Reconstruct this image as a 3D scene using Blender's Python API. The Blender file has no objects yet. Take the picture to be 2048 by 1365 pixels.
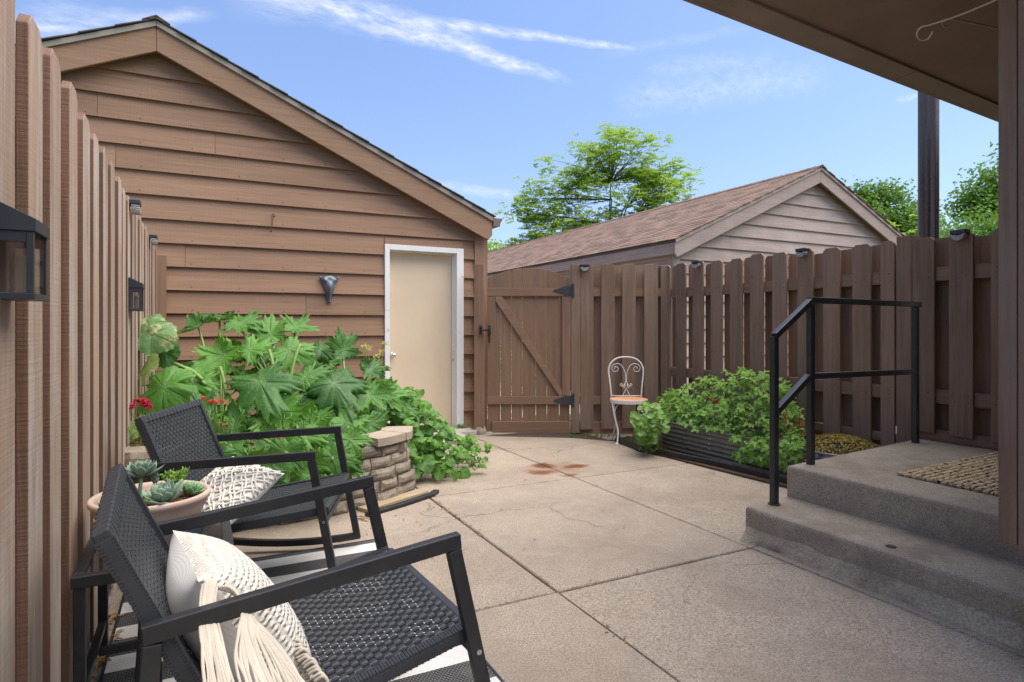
import bpy, math, random
from mathutils import Vector, Matrix, noise
R = math.radians
sc = bpy.context.scene
rnd = random.Random(7)

# ------------------------------------------------------------------ camera
EYE = 1.17
YAW = R(27.08)
cam = bpy.data.cameras.new('camera')
cam.sensor_width = 36.0
cam.lens = 1230.0 / 2048 * 36
cam.shift_y = -27.5 / 2048
cam.clip_start = 0.02
cam.clip_end = 600
camo = bpy.data.objects.new('camera', cam)
camo.location = (0, 0, EYE)
camo.rotation_euler = (R(90), 0, -YAW)
sc.collection.objects.link(camo)
sc.camera = camo

# ------------------------------------------------------------------ exposure, world, sun
sc.view_settings.view_transform = 'Standard'
sc.view_settings.look = 'None'
sc.view_settings.gamma = 1
sc.view_settings.exposure = 1.32
SUN_EL, SUN_AZ = R(64), R(118)      # azimuth: where the sun stands, measured from +Y towards +X

def direction(px, py):
    u = (px - 1024) / 1230.; w = -(py - 655) / 1230.
    s, c = math.sin(YAW), math.cos(YAW)
    return Vector((u * c + s, -u * s + c, w)).normalized()

world = bpy.data.worlds.new("World")
sc.world = world
world.use_nodes = True
wt = world.node_tree
wt.nodes.clear()
def wn(t, **kw):
    n = wt.nodes.new(t)
    for k, v in kw.items(): setattr(n, k, v)
    return n
def wmath(op, a, b=None, c=None, clamp=False):
    n = wn('ShaderNodeMath', operation=op, use_clamp=clamp)
    for i, x in enumerate((a, b, c)):
        if x is None: continue
        if isinstance(x, (int, float)): n.inputs[i].default_value = x
        else: wt.links.new(x, n.inputs[i])
    return n.outputs[0]
sky = wn('ShaderNodeTexSky', sky_type='NISHITA', sun_disc=False)
sky.sun_elevation = SUN_EL
sky.sun_rotation = SUN_AZ
sky.air_density = 1.0
sky.dust_density = 0.6
sky.ozone_density = 1.6
geo = wn('ShaderNodeTexCoord')
DIR = geo.outputs['Generated']
def wdot(vec, src=DIR):
    n = wn('ShaderNodeVectorMath', operation='DOT_PRODUCT')
    wt.links.new(src, n.inputs[0]); n.inputs[1].default_value = tuple(vec)
    return n.outputs['Value']
def wnoise(scale, detail, stretch=None, rough=.6):
    m = wn('ShaderNodeMapping'); wt.links.new(DIR, m.inputs[0])
    if stretch: m.inputs['Rotation'].default_value = stretch[0]; m.inputs['Scale'].default_value = stretch[1]
    n = wn('ShaderNodeTexNoise'); wt.links.new(m.outputs[0], n.inputs['Vector'])
    n.inputs['Scale'].default_value = scale; n.inputs['Detail'].default_value = detail; n.inputs['Roughness'].default_value = rough
    return n.outputs['Fac']
fine = wnoise(60, 7, ((.3, .5, .55), (.35, 1.6, 1.6)), rough=.68)
wob = wnoise(9, 3)
total = None
def streak(a, b, width, amp, taper=1.0):
    """wispy cloud band between two directions of the sky"""
    global total
    A, B = direction(*a), direction(*b)
    n = A.cross(B).normalized()
    t = n.cross(A).normalized()
    L = math.atan2(B.dot(t), B.dot(A))
    d = wmath('ADD', wdot(n), wmath('MULTIPLY', wmath('SUBTRACT', wob, .5), width * 1.4))
    s = wmath('ARCTAN2', wdot(t), wdot(A))
    s01 = wmath('DIVIDE', s, L)
    # width narrows along the band
    w = wmath('MULTIPLY', wmath('SUBTRACT', 1.15, wmath('MULTIPLY', s01, .75 * taper)), width)
    prof = wmath('SUBTRACT', 1, wmath('DIVIDE', wmath('ABSOLUTE', d), w), clamp=True)
    e1 = wmath('MULTIPLY', wmath('ADD', s01, .25), 4, clamp=True)
    e2 = wmath('MULTIPLY', wmath('SUBTRACT', 1.03, s01), 5, clamp=True)
    tex = wmath('MULTIPLY', wmath('SUBTRACT', fine, .30), 2.6, clamp=True)
    m = wmath('MULTIPLY', wmath('MULTIPLY', prof, tex), wmath('MULTIPLY', wmath('MULTIPLY', e1, e2), amp))
    total = m if total is None else wmath('MAXIMUM', total, m)
streak((520, -25), (1135, 165), .022, .95)
streak((560, -10), (980, 92), .034, .55)
streak((800, 42), (1290, 98), .012, .8)
streak((620, 5), (900, 60), .03, .6)
streak((40, 60), (430, 25), .020, .55)
streak((100, 20), (330, 60), .018, .35)
streak((1300, 190), (1660, 160), .030, .28, .3)
streak((1330, 140), (1560, 130), .02, .22, .3)
streak((1800, 200), (1850, 185), .006, .4)
streak((880, 372), (1040, 390), .010, .55, .3)
streak((990, 440), (1120, 425), .012, .3, .3)
streak((1250, 100), (1500, 60), .010, .15, .3)
# sky colour multiplied darker and slightly bluer towards the horizon
elev = wdot((0, 0, 1))
tint = wn('ShaderNodeMix', data_type='RGBA', blend_type='MULTIPLY')
tint.inputs['Factor'].default_value = 1.0
wt.links.new(sky.outputs[0], tint.inputs['A'])
grad = wn('ShaderNodeValToRGB'); wt.links.new(elev, grad.inputs[0])
for e_, (p_, c_) in zip(grad.color_ramp.elements, ((0.0, (.66, .655, .755, 1)), (0.5, (.96, .94, 1.03, 1)))): e_.position = p_; e_.color = c_
wt.links.new(grad.outputs[0], tint.inputs['B'])
mixc = wn('ShaderNodeMix', data_type='RGBA')
wt.links.new(total, mixc.inputs['Factor'])
wt.links.new(tint.outputs['Result'], mixc.inputs['A'])
mixc.inputs['B'].default_value = (4.6, 4.7, 4.9, 1)
bg = wn('ShaderNodeBackground')
bg.inputs['Strength'].default_value = 0.10
wt.links.new(mixc.outputs['Result'], bg.inputs['Color'])
wo = wn('ShaderNodeOutputWorld')
wt.links.new(bg.outputs[0], wo.inputs['Surface'])

sun = bpy.data.lights.new('sun', 'SUN')
sun.energy = 2.9
sun.angle = R(80)
sun.color = (1.0, 0.93, 0.80)
suno = bpy.data.objects.new('sun', sun)
sd = Vector((math.sin(SUN_AZ) * math.cos(SUN_EL), math.cos(SUN_AZ) * math.cos(SUN_EL), math.sin(SUN_EL)))
suno.rotation_euler = sd.to_track_quat('Z', 'Y').to_euler()
suno.location = sd * 30
sc.collection.objects.link(suno)

# ------------------------------------------------------------------ mesh helper
COL = sc.collection
class MB:
    def __init__(self):
        self.v = []; self.f = []; self.m = []; self.a = []; self.b = []
        self.cur = 0; self.A = 0.0; self.B = 0.0
    def vert(self, p, b=None):
        self.v.append(tuple(p)); self.a.append(self.A); self.b.append(self.B if b is None else b)
        return len(self.v) - 1
    def face(self, *idx):
        self.f.append(tuple(idx)); self.m.append(self.cur)
    def poly(self, pts):
        self.face(*[self.vert(p) for p in pts])
    def hexa(self, p):      # 8 corners: bottom 4 ccw, top 4 ccw
        i = [self.vert(q) for q in p]
        for q in ((3, 2, 1, 0), (4, 5, 6, 7), (0, 1, 5, 4), (1, 2, 6, 5), (2, 3, 7, 6), (3, 0, 4, 7)):
            self.face(*[i[k] for k in q])
    def box(self, x0, x1, y0, y1, z0, z1):
        self.hexa([(x0, y0, z0), (x1, y0, z0), (x1, y1, z0), (x0, y1, z0), (x0, y0, z1), (x1, y0, z1), (x1, y1, z1), (x0, y1, z1)])
    def prism(self, pts, off):
        """closed polygon pts extruded by off"""
        o = Vector(off); n = len(pts)
        a = [self.vert(p) for p in pts]; b = [self.vert(Vector(p) + o) for p in pts]
        self.face(*reversed(a)); self.face(*b)
        for i in range(n):
            j = (i + 1) % n
            self.face(a[i], a[j], b[j], b[i])
    def bar(self, p, q, w, h, up=(0, 0, 1)):
        p = Vector(p); q = Vector(q); d = (q - p).normalized(); up = Vector(up)
        s = d.cross(up)
        if s.length < 1e-4: s = d.cross(Vector((0, 1, 0)))
        s.normalize(); u = s.cross(d).normalized()
        c = []
        for e in (p, q):
            c += [e - s * w / 2 - u * h / 2, e + s * w / 2 - u * h / 2, e + s * w / 2 + u * h / 2, e - s * w / 2 + u * h / 2]
        i = [self.vert(x) for x in c]
        for f in ((0, 1, 2, 3), (7, 6, 5, 4), (0, 4, 5, 1), (1, 5, 6, 2), (2, 6, 7, 3), (3, 7, 4, 0)):
            self.face(*[i[k] for k in f])
    def sweep(self, pts, w, h, up=(0, 1, 0)):
        """rectangular section swept along a path in the plane normal to up; w along up, h across"""
        pts = [Vector(p) for p in pts]; up = Vector(up).normalized(); rings = []
        for i, p in enumerate(pts):
            d1 = (pts[i] - pts[i - 1]).normalized() if i > 0 else None
            d2 = (pts[i + 1] - pts[i]).normalized() if i < len(pts) - 1 else None
            d = ((d1 or d2) + (d2 or d1)).normalized()
            n = up.cross(d).normalized()
            k = 1 / max(.4, d.dot(d1 or d2))
            rings.append([self.vert(p + up * a * w / 2 + n * b * h / 2 * k) for a, b in ((-1, -1), (1, -1), (1, 1), (-1, 1))])
        for a, b in zip(rings, rings[1:]):
            for k in range(4):
                self.face(a[k], a[(k + 1) % 4], b[(k + 1) % 4], b[k])
        self.face(*reversed(rings[0])); self.face(*rings[-1])
    def tube(self, pts, r, n=8, cap=True):
        pts = [Vector(p) for p in pts]
        if not isinstance(r, (list, tuple)): r = [r] * len(pts)
        rings = []; prev = None
        for i, p in enumerate(pts):
            d = (pts[min(i + 1, len(pts) - 1)] - pts[max(i - 1, 0)])
            if d.length < 1e-9: d = Vector((0, 0, 1))
            d.normalize()
            if prev is None:
                s = d.cross(Vector((0, 0, 1)))
                if s.length < 1e-3: s = d.cross(Vector((1, 0, 0)))
            else:
                s = prev - d * prev.dot(d)
                if s.length < 1e-6: s = d.orthogonal()
            s.normalize(); prev = s; u = d.cross(s)
            rings.append([self.vert(p + (s * math.cos(2 * math.pi * k / n) + u * math.sin(2 * math.pi * k / n)) * r[i]) for k in range(n)])
        for a, b in zip(rings, rings[1:]):
            for k in range(n): self.face(a[k], a[(k + 1) % n], b[(k + 1) % n], b[k])
        if cap: self.face(*reversed(rings[0])); self.face(*rings[-1])
    def lathe(self, prof, c=(0, 0, 0), n=32, cap=False):
        c = Vector(c); rings = []
        for r, z in prof:
            rings.append([self.vert(c + Vector((r * math.cos(2 * math.pi * k / n), r * math.sin(2 * math.pi * k / n), z))) for k in range(n)])
        for a, b in zip(rings, rings[1:]):
            for k in range(n): self.face(a[k], a[(k + 1) % n], b[(k + 1) % n], b[k])
        if cap: self.face(*reversed(rings[0])); self.face(*rings[-1])
    def grid(self, fn, nu, nv):
        base = []
        for i in range(nu + 1):
            base.append([self.vert(fn(i / nu, j / nv)) for j in range(nv + 1)])
        for i in range(nu):
            for j in range(nv):
                self.face(base[i][j], base[i + 1][j], base[i + 1][j + 1], base[i][j + 1])
    def build(self, name, mats, parent=None, smooth=False, world=False, bevel=0, solid=0, label=None):
        me = bpy.data.meshes.new(name)
        me.from_pydata(self.v, [], self.f)
        mats = mats if isinstance(mats, (list, tuple)) else [mats]
        for m in mats: me.materials.append(m)
        if len(mats) > 1: me.polygons.foreach_set('material_index', self.m)
        if smooth: me.polygons.foreach_set('use_smooth', [True] * len(self.f))
        if any(self.a): at = me.attributes.new('vary', 'FLOAT', 'POINT'); at.data.foreach_set('value', self.a)
        if any(self.b): at = me.attributes.new('vein', 'FLOAT', 'POINT'); at.data.foreach_set('value', self.b)
        me.update()
        o = bpy.data.objects.new(name, me)
        COL.objects.link(o)
        if parent is not None:
            o.parent = parent
            if world: o.matrix_parent_inverse = Matrix.Translation(parent.location).inverted()
        if bevel:
            md = o.modifiers.new('bevel', 'BEVEL'); md.width = bevel; md.segments = 2; md.limit_method = 'ANGLE'; md.angle_limit = R(40)
        if solid:
            md = o.modifiers.new('solid', 'SOLIDIFY'); md.thickness = solid; md.offset = 0
        if label: o['label'] = label
        return o

def thing(name, label, cat, loc=(0, 0, 0), rz=0, group=None, rot=None):
    o = bpy.data.objects.new(name, None)
    o.empty_display_size = .1
    o.location = loc; o.rotation_euler = rot or (0, 0, rz)
    COL.objects.link(o)
    o['label'] = label; o['category'] = cat
    if group: o['group'] = group
    return o
def tag(o, label=None, cat=None, group=None, kind=None):
    if label: o['label'] = label
    if cat: o['category'] = cat
    if group: o['group'] = group
    if kind: o['kind'] = kind
    return o
def copy_tree(o, parent=None):
    c = o.copy(); COL.objects.link(c)
    if parent is not None: c.parent = parent
    for ch in list(o.children): copy_tree(ch, c)
    return c

# ------------------------------------------------------------------ materials
class NT:
    def __init__(self, name):
        self.mat = bpy.data.materials.new(name); self.mat.use_nodes = True
        self.t = self.mat.node_tree
        self.bsdf = self.t.nodes['Principled BSDF']
        self.out = self.t.nodes['Material Output']
    def n(self, t, **kw):
        x = self.t.nodes.new(t)
        for k, v in kw.items(): setattr(x, k, v)
        return x
    def put(self, sock, val):
        if isinstance(val, bpy.types.NodeSocket): self.t.links.new(val, sock)
        elif val is not None:
            if hasattr(sock.default_value, '__len__') and not isinstance(val, (tuple, list)): sock.default_value = (val,) * len(sock.default_value)
            elif hasattr(sock.default_value, '__len__') and len(sock.default_value) == 4 and len(val) == 3: sock.default_value = (*val, 1)
            else: sock.default_value = val
    def coord(self, scale=(1, 1, 1), jitter=True, kind='Object', rot=(0, 0, 0)):
        c = self.n('ShaderNodeTexCoord').outputs[kind]
        if jitter:
            g = self.n('ShaderNodeNewGeometry').outputs['Random Per Island']
            m = self.n('ShaderNodeVectorMath', operation='MULTIPLY_ADD')
            self.put(m.inputs[0], g); m.inputs[1].default_value = (7.3, 11.1, 5.7); self.put(m.inputs[2], c)
            c = m.outputs[0]
        mp = self.n('ShaderNodeMapping'); self.put(mp.inputs[0], c); mp.inputs['Scale'].default_value = scale
        mp.inputs['Rotation'].default_value = rot
        return mp.outputs[0]
    def noise(self, vec, scale, detail=4, rough=.55, dist=0):
        x = self.n('ShaderNodeTexNoise'); self.put(x.inputs['Vector'], vec)
        x.inputs['Scale'].default_value = scale; x.inputs['Detail'].default_value = detail
        x.inputs['Roughness'].default_value = rough; x.inputs['Distortion'].default_value = dist
        return x.outputs['Fac']
    def math(self, op, a, b=None, c=None, clamp=False):
        x = self.n('ShaderNodeMath', operation=op, use_clamp=clamp)
        self.put(x.inputs[0], a)
        if b is not None: self.put(x.inputs[1], b)
        if c is not None: self.put(x.inputs[2], c)
        return x.outputs[0]
    def ramp(self, fac, stops, interp='LINEAR'):
        x = self.n('ShaderNodeValToRGB'); self.put(x.inputs[0], fac); cr = x.color_ramp; cr.interpolation = interp
        while len(cr.elements) < len(stops): cr.elements.new(.5)
        for e, (p, c) in zip(cr.elements, stops):
            e.position = p; e.color = (c, c, c, 1) if isinstance(c, (int, float)) else (*c, 1)
        return x.outputs['Color']
    def mix(self, fac, a, b, mode='MIX'):
        x = self.n('ShaderNodeMix', data_type='RGBA', blend_type=mode)
        self.put(x.inputs['Factor'], fac); self.put(x.inputs['A'], a); self.put(x.inputs['B'], b)
        return x.outputs['Result']
    def bump(self, h, strength, dist=.01, prev=None):
        x = self.n('ShaderNodeBump'); self.put(x.inputs['Height'], h)
        x.inputs['Strength'].default_value = strength; x.inputs['Distance'].default_value = dist
        if prev is not None: self.put(x.inputs['Normal'], prev)
        return x.outputs[0]
    def island(self): return self.n('ShaderNodeNewGeometry').outputs['Random Per Island']
    def attr(self, name): return self.n('ShaderNodeAttribute', attribute_name=name).outputs['Fac']
    def done(self, color=None, rough=.6, normal=None, metal=0, spec=None):
        b = self.bsdf
        if color is not None: self.put(b.inputs['Base Color'], color)
        self.put(b.inputs['Roughness'], rough); b.inputs['Metallic'].default_value = metal
        if spec is not None: b.inputs['Specular IOR Level'].default_value = spec
        if normal is not None: self.put(b.inputs['Normal'], normal)
        return self.mat

def mat_wood(name, col, axis='z', vary=.22, weather=0, wcol=(.42, .37, .33), saw=.6, rough=.78, dark=.55, knots=.5):
    n = NT(name)
    al, ac = 1.1, 26.
    sc_ = {'z': (ac, ac, al), 'x': (al, ac, ac), 'y': (ac, al, ac)}[axis]
    v = n.coord(sc_)
    grain = n.noise(v, 1.4, 6, .62, .5)
    v2 = n.coord({'z': (3, 3, .5), 'x': (.5, 3, 3), 'y': (3, .5, 3)}[axis])
    blot = n.noise(v2, 1.6, 5, .6)
    vs = n.coord({'z': (2, 2, 160), 'x': (160, 2, 2), 'y': (2, 160, 2)}[axis])
    sawn = n.noise(vs, 1, 2, .5)
    c1 = n.mix(n.ramp(grain, [(.3, 0), (.72, 1)]), tuple(x * (1 - dark * .45) for x in col), tuple(min(1, x * 1.13) for x in col))
    # tonal change board to board and along the board
    bv = n.math('ADD', n.math('MULTIPLY', n.math('SUBTRACT', n.island(), .5), vary), 1)
    bv = n.math('ADD', bv, n.math('MULTIPLY', n.math('SUBTRACT', blot, .5), .34))
    hsv = n.n('ShaderNodeHueSaturation'); n.put(hsv.inputs['Color'], c1); n.put(hsv.inputs['Value'], bv)
    c = hsv.outputs[0]
    # knots and cracks
    if knots:
        vk = n.n('ShaderNodeTexVoronoi', feature='F1'); n.put(vk.inputs['Vector'], n.coord({'z': (3.2, 3.2, 1.3), 'x': (1.3, 3.2, 3.2), 'y': (3.2, 1.3, 3.2)}[axis])); vk.inputs['Scale'].default_value = 1.5
        kk = n.ramp(n.math('ADD', vk.outputs['Distance'], n.math('MULTIPLY', n.math('SUBTRACT', grain, .5), .06)), [(.012, 1), (.05, 0)])
        c = n.mix(n.math('MULTIPLY', kk, knots), c, tuple(x * .45 for x in col))
    crack = n.ramp(grain, [(.26, 1), (.33, 0)])
    c = n.mix(n.math('MULTIPLY', crack, .55), c, tuple(x * .5 for x in col))
    if weather:
        vw = n.coord({'z': (34, 34, 2.2), 'x': (2.2, 34, 34), 'y': (34, 2.2, 34)}[axis])
        w = n.noise(vw, 1, 5, .7)
        big = n.noise(n.coord((1.2, 1.2, .7)), 2, 3, .5)
        wm = n.ramp(n.math('ADD', w, n.math('MULTIPLY', n.math('SUBTRACT', big, .5), .9)), [(.42, 0), (.66, 1)])
        c = n.mix(n.math('MULTIPLY', wm, weather), c, wcol)
    b = n.bump(sawn, .35 * saw, .003)
    b = n.bump(grain, .55 * saw, .005, b)
    return n.done(c, rough, b, spec=.28)

def mat_paint(name, col, rough=.5, bump=.1, vary=.05, wear=None, spec=.4, scale=30):
    n = NT(name)
    v = n.coord((1, 1, 1))
    a = n.noise(v, 3, 5)
    c = n.mix(n.math('MULTIPLY', n.ramp(a, [(.3, 0), (.7, 1)]), 1), tuple(x * (1 - vary) for x in col), tuple(min(1, x * (1 + vary)) for x in col))
    if wear:
        w = n.noise(v, wear[1], 6, .7)
        c = n.mix(n.ramp(w, [(wear[2], 0), (wear[2] + .04, 1)]), c, wear[0])
    f = n.noise(v, scale, 4)
    r = n.math('ADD', n.math('MULTIPLY', n.math('SUBTRACT', a, .5), .25), rough)
    return n.done(c, r, n.bump(f, bump, .002), spec=spec)

def mat_metal(name, col, rough=.4, metal=.0, bump=.05, vary=.2, dust=0):
    n = NT(name)
    v = n.coord((1, 1, 1))
    a = n.noise(v, 9, 6, .65)
    c = n.mix(a, tuple(x * (1 - vary) for x in col), tuple(x * (1 + vary) for x in col))
    if dust:
        d = n.ramp(n.noise(v, 14, 6, .7), [(.48, 0), (.75, 1)])
        c = n.mix(n.math('MULTIPLY', d, dust), c, (.24, .22, .19))
    r = n.math('ADD', n.math('MULTIPLY', n.math('SUBTRACT', a, .5), .3), rough)
    return n.done(c, r, n.bump(n.noise(v, 60, 3), bump, .002), metal, spec=.5)

BROWN = (.235, .138, .096)
M = {}
M['siding'] = mat_wood('siding_paint', (.30, .180, .112), 'x', vary=.20, saw=1.2, knots=.7, dark=.32)
M['siding_far'] = mat_wood('far_siding_paint', (.37, .285, .24), 'x', vary=.12, saw=.5, weather=.35, wcol=(.5, .42, .38), dark=.3)
M['siding_far_y'] = mat_wood('far_siding_paint_side', (.37, .285, .24), 'y', vary=.12, saw=.5, weather=.3, wcol=(.5, .42, .38), dark=.3)
M['trim_x'] = mat_wood('trim_paint', (.31, .19, .118), 'x', vary=.08, saw=.9, knots=.5, dark=.32)
M['trim_z'] = mat_wood('trim_paint_upright', (.28, .165, .105), 'z', vary=.08, saw=.9, knots=.3, dark=.32)
M['trim_far'] = mat_wood('far_trim_paint', (.35, .27, .225), 'x', vary=.08, saw=.5, weather=.3, wcol=(.48, .4, .36), dark=.3)
M['fence'] = mat_wood('fence_paint', (.26, .165, .108), 'z', vary=.42, saw=1.1, weather=.35, wcol=(.31, .235, .18))
M['fence_x'] = mat_wood('fence_rail_paint', (.24, .152, .10), 'y', vary=.2, saw=.9)
M['gate'] = mat_wood('gate_paint', (.245, .145, .09), 'z', vary=.15, saw=.8, dark=.4)
M['gate_x'] = mat_wood('gate_rail_paint', (.255, .15, .093), 'x', vary=.15, saw=.8, dark=.4)
M['fence_old'] = mat_wood('weathered_fence_paint', (.34, .235, .17), 'z', vary=.26, saw=.75, weather=.62, wcol=(.46, .42, .37), dark=.5)
M['fence_edge'] = mat_wood('fence_edge_paint', (.185, .105, .07), 'z', vary=.2, saw=1.6)
M['house'] = mat_wood('house_trim_paint', (.21, .135, .095), 'z', vary=.15, saw=1.8, weather=.4, wcol=(.26, .20, .16))
M['soffit'] = mat_paint('soffit_paint', (.235, .165, .138), .85, .5, .12, scale=160, spec=.2)
M['fascia'] = mat_paint('fascia_paint', (.26, .205, .175), .7, .2, .18, spec=.2)

# shingles
def mat_shingle(name, base, lo, hi):
    n = NT(name)
    v = n.coord((1, 1, 1), jitter=False)
    # tabs: brick texture across (y along the roof, slope follows x)
    sw = n.n('ShaderNodeSeparateXYZ'); n.put(sw.inputs[0], v)
    cb = n.n('ShaderNodeCombineXYZ'); n.put(cb.inputs[0], sw.outputs[1]); n.put(cb.inputs[1], sw.outputs[0])
    br = n.n('ShaderNodeTexBrick'); n.put(br.inputs['Vector'], cb.outputs[0])
    br.inputs['Color1'].default_value = (0, 0, 0, 1); br.inputs['Color2'].default_value = (1, 1, 1, 1); br.inputs['Mortar'].default_value = (.5, .5, .5, 1)
    br.inputs['Scale'].default_value = 1; br.inputs['Brick Width'].default_value = .30; br.inputs['Row Height'].default_value = .1325
    br.inputs['Mortar Size'].default_value = .004; br.offset = .37; br.offset_frequency = 2; br.squash = .7; br.squash_frequency = 3
    br.inputs['Bias'].default_value = 0
    gr = n.noise(v, 240, 2, .6)
    pat = n.noise(v, 1.4, 3)
    c = n.mix(n.ramp(br.outputs['Color'], [(.0, 0), (.35, .45), (1, 1)]), lo, hi)
    c = n.mix(n.math('MULTIPLY', n.ramp(gr, [(.35, 0), (.65, 1)]), .5), c, base)
    c = n.mix(n.math('MULTIPLY', br.outputs['Fac'], .7), c, tuple(x * .3 for x in lo))
    c = n.mix(n.math('MULTIPLY', pat, .25), c, tuple(x * .75 for x in base))
    return n.done(c, .9, n.bump(gr, .5, .003), spec=.2)
M['shingle'] = mat_shingle('roof_shingle', (.245, .155, .115), (.10, .07, .058), (.33, .215, .16))
M['shingle_edge'] = mat_paint('roof_edge', (.11, .10, .085), .85, .6, .3, spec=.2)
M['drip'] = mat_paint('drip_edge', (.30, .26, .21), .6, .1, .1)

# concrete
def mat_concrete(name, base, speck=.35, stain=(.2, .17, .14), st=.35, fine=1.0, rust=None, moss=0, light=(.55, .48, .42)):
    n = NT(name)
    v = n.coord((1, 1, 1), jitter=False)
    f1 = n.noise(v, 210 * fine, 3, .7)
    vo = n.n('ShaderNodeTexVoronoi', feature='F1'); n.put(vo.inputs['Vector'], v); vo.inputs['Scale'].default_value = 150 * fine
    big = n.noise(v, 1.7, 6, .6, .4)
    mid = n.noise(v, 11, 5, .65)
    c = n.mix(n.ramp(f1, [(.33, 0), (.66, 1)]), tuple(x * (1 - speck) for x in base), tuple(min(1, x * (1 + speck * .75)) for x in base))
    peb = n.ramp(vo.outputs['Color'], [(.0, 0), (.18, 0), (.9, 1)])
    c = n.mix(n.math('MULTIPLY', n.ramp(vo.outputs['Distance'], [(.22, 1), (.42, 0)]), speck), c, n.mix(peb, tuple(x * .55 for x in base), light))
    c = n.mix(n.math('MULTIPLY', n.ramp(big, [(.42, 0), (.7, 1)]), st), c, stain)
    c = n.mix(n.math('MULTIPLY', n.ramp(mid, [(.5, 0), (.75, 1)]), st * .55), c, tuple(x * 1.25 for x in base))
    c = n.mix(n.math('MULTIPLY', n.ramp(n.noise(v, 34, 4, .7), [(.62, 0), (.74, 1)]), .3), c, stain)
    if rust or moss:      # hairline cracks and old water marks
        cv_ = n.n('ShaderNodeTexVoronoi', feature='DISTANCE_TO_EDGE'); dv = n.n('ShaderNodeVectorMath', operation='MULTIPLY_ADD')
        nz = n.n('ShaderNodeTexNoise'); n.put(nz.inputs['Vector'], v); nz.inputs['Scale'].default_value = 4; nz.inputs['Detail'].default_value = 6
        n.put(dv.inputs[0], nz.outputs['Color']); dv.inputs[1].default_value = (.35, .35, .35); n.put(dv.inputs[2], v)
        n.put(cv_.inputs['Vector'], dv.outputs[0]); cv_.inputs['Scale'].default_value = .75
        crk = n.ramp(cv_.outputs['Distance'], [(.0015, 1), (.0045, 0)])
        c = n.mix(n.math('MULTIPLY', n.math('MULTIPLY', crk, n.ramp(n.noise(v, .9, 2), [(.46, 0), (.56, 1)])), .75), c, tuple(x * .25 for x in base))
        ring = n.noise(v, 2.6, 5, .6, 1.2)
        c = n.mix(n.math('MULTIPLY', n.ramp(ring, [(.50, 0), (.525, 1), (.56, .25), (.7, 0)]), .16), c, stain)
        c = n.mix(n.math('MULTIPLY', n.ramp(n.noise(v, 6.5, 6, .75), [(.64, 0), (.70, 1)]), .35), c, tuple(min(1, x * 1.4) for x in base))
    # tone differs slab to slab
    hs = n.n('ShaderNodeHueSaturation'); n.put(hs.inputs['Color'], c)
    n.put(hs.inputs['Value'], n.math('ADD', n.math('MULTIPLY', n.island(), .1), .95)); c = hs.outputs[0]
    if rust:
        for (x, y, rx, ry, k) in rust:
            mp = n.n('ShaderNodeMapping'); n.put(mp.inputs[0], v)
            mp.inputs['Location'].default_value = (-x / rx, -y / ry, 0); mp.inputs['Scale'].default_value = (1 / rx, 1 / ry, 0)
            ln = n.n('ShaderNodeVectorMath', operation='LENGTH'); n.put(ln.inputs[0], mp.outputs[0])
            d = n.math('ADD', ln.outputs['Value'], n.math('MULTIPLY', n.math('SUBTRACT', n.noise(v, 9, 5, .7), .5), 1.5))
            c = n.mix(n.math('MULTIPLY', n.ramp(d, [(.35, 1), (1.15, 0)]), k), c, (.24, .095, .04))
            c = n.mix(n.math('MULTIPLY', n.ramp(d, [(.35, 1), (.85, 0)]), k * k), c, (.085, .036, .022))
    if moss:
        sx = n.n('ShaderNodeSeparateXYZ'); n.put(sx.inputs[0], v)
        hmask = n.math('SUBTRACT', 1, n.math('MULTIPLY', sx.outputs[2], 9), clamp=True)
        mm = n.math('MULTIPLY', hmask, n.ramp(n.noise(n.coord((2, 2, 14), False), 2.2, 5, .7), [(.38, 0), (.6, 1)]))
        c = n.mix(n.math('MULTIPLY', mm, moss), c, (.38, .33, .23))
    b = n.bump(f1, .35, .004)
    b = n.bump(n.math('MULTIPLY', vo.outputs['Distance'], -1), .2, .003, b)
    b = n.bump(mid, .2, .02, b)
    return n.done(c, .88, b, spec=.22)
M['patio'] = mat_concrete('exposed_aggregate', (.375, .305, .235), .6, (.235, .185, .145), .65, .68,
                          rust=[(2.60, 4.50, .13, .13, 1.0), (2.84, 4.36, .15, .09, .9), (2.47, 4.30, .14, .10, .8), (2.62, 4.12, .11, .06, .6), (2.65, 4.38, .36, .27, .38)])
M['steps'] = mat_concrete('step_concrete', (.40, .335, .255), .5, (.20, .155, .115), 1.0, .8, moss=.9, light=(.46, .42, .36))
M['mortar'] = mat_concrete('mortar_skirt', (.46, .385, .275), .4, (.17, .14, .095), .8, .45)
M['slabstone'] = mat_concrete('pale_paver', (.48, .44, .39), .15, (.36, .32, .27), .5, .7)
M['soil'] = mat_concrete('soil', (.09, .058, .038), .6, (.04, .028, .02), .5, .45, light=(.2, .14, .09))
M['ground'] = mat_concrete('dirt_and_grass', (.10, .11, .045), .5, (.14, .11, .07), .6, .25, light=(.16, .17, .08))
M['stone'] = mat_concrete('wall_block', (.33, .27, .205), .35, (.14, .12, .10), .9, .5, light=(.52, .46, .4))
M['cap'] = mat_concrete('wall_cap', (.42, .34, .255), .22, (.28, .22, .17), .5, .7)
M['joint'] = mat_concrete('joint_filler', (.075, .05, .035), .5, (.04, .03, .02), .5, 1)

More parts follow.
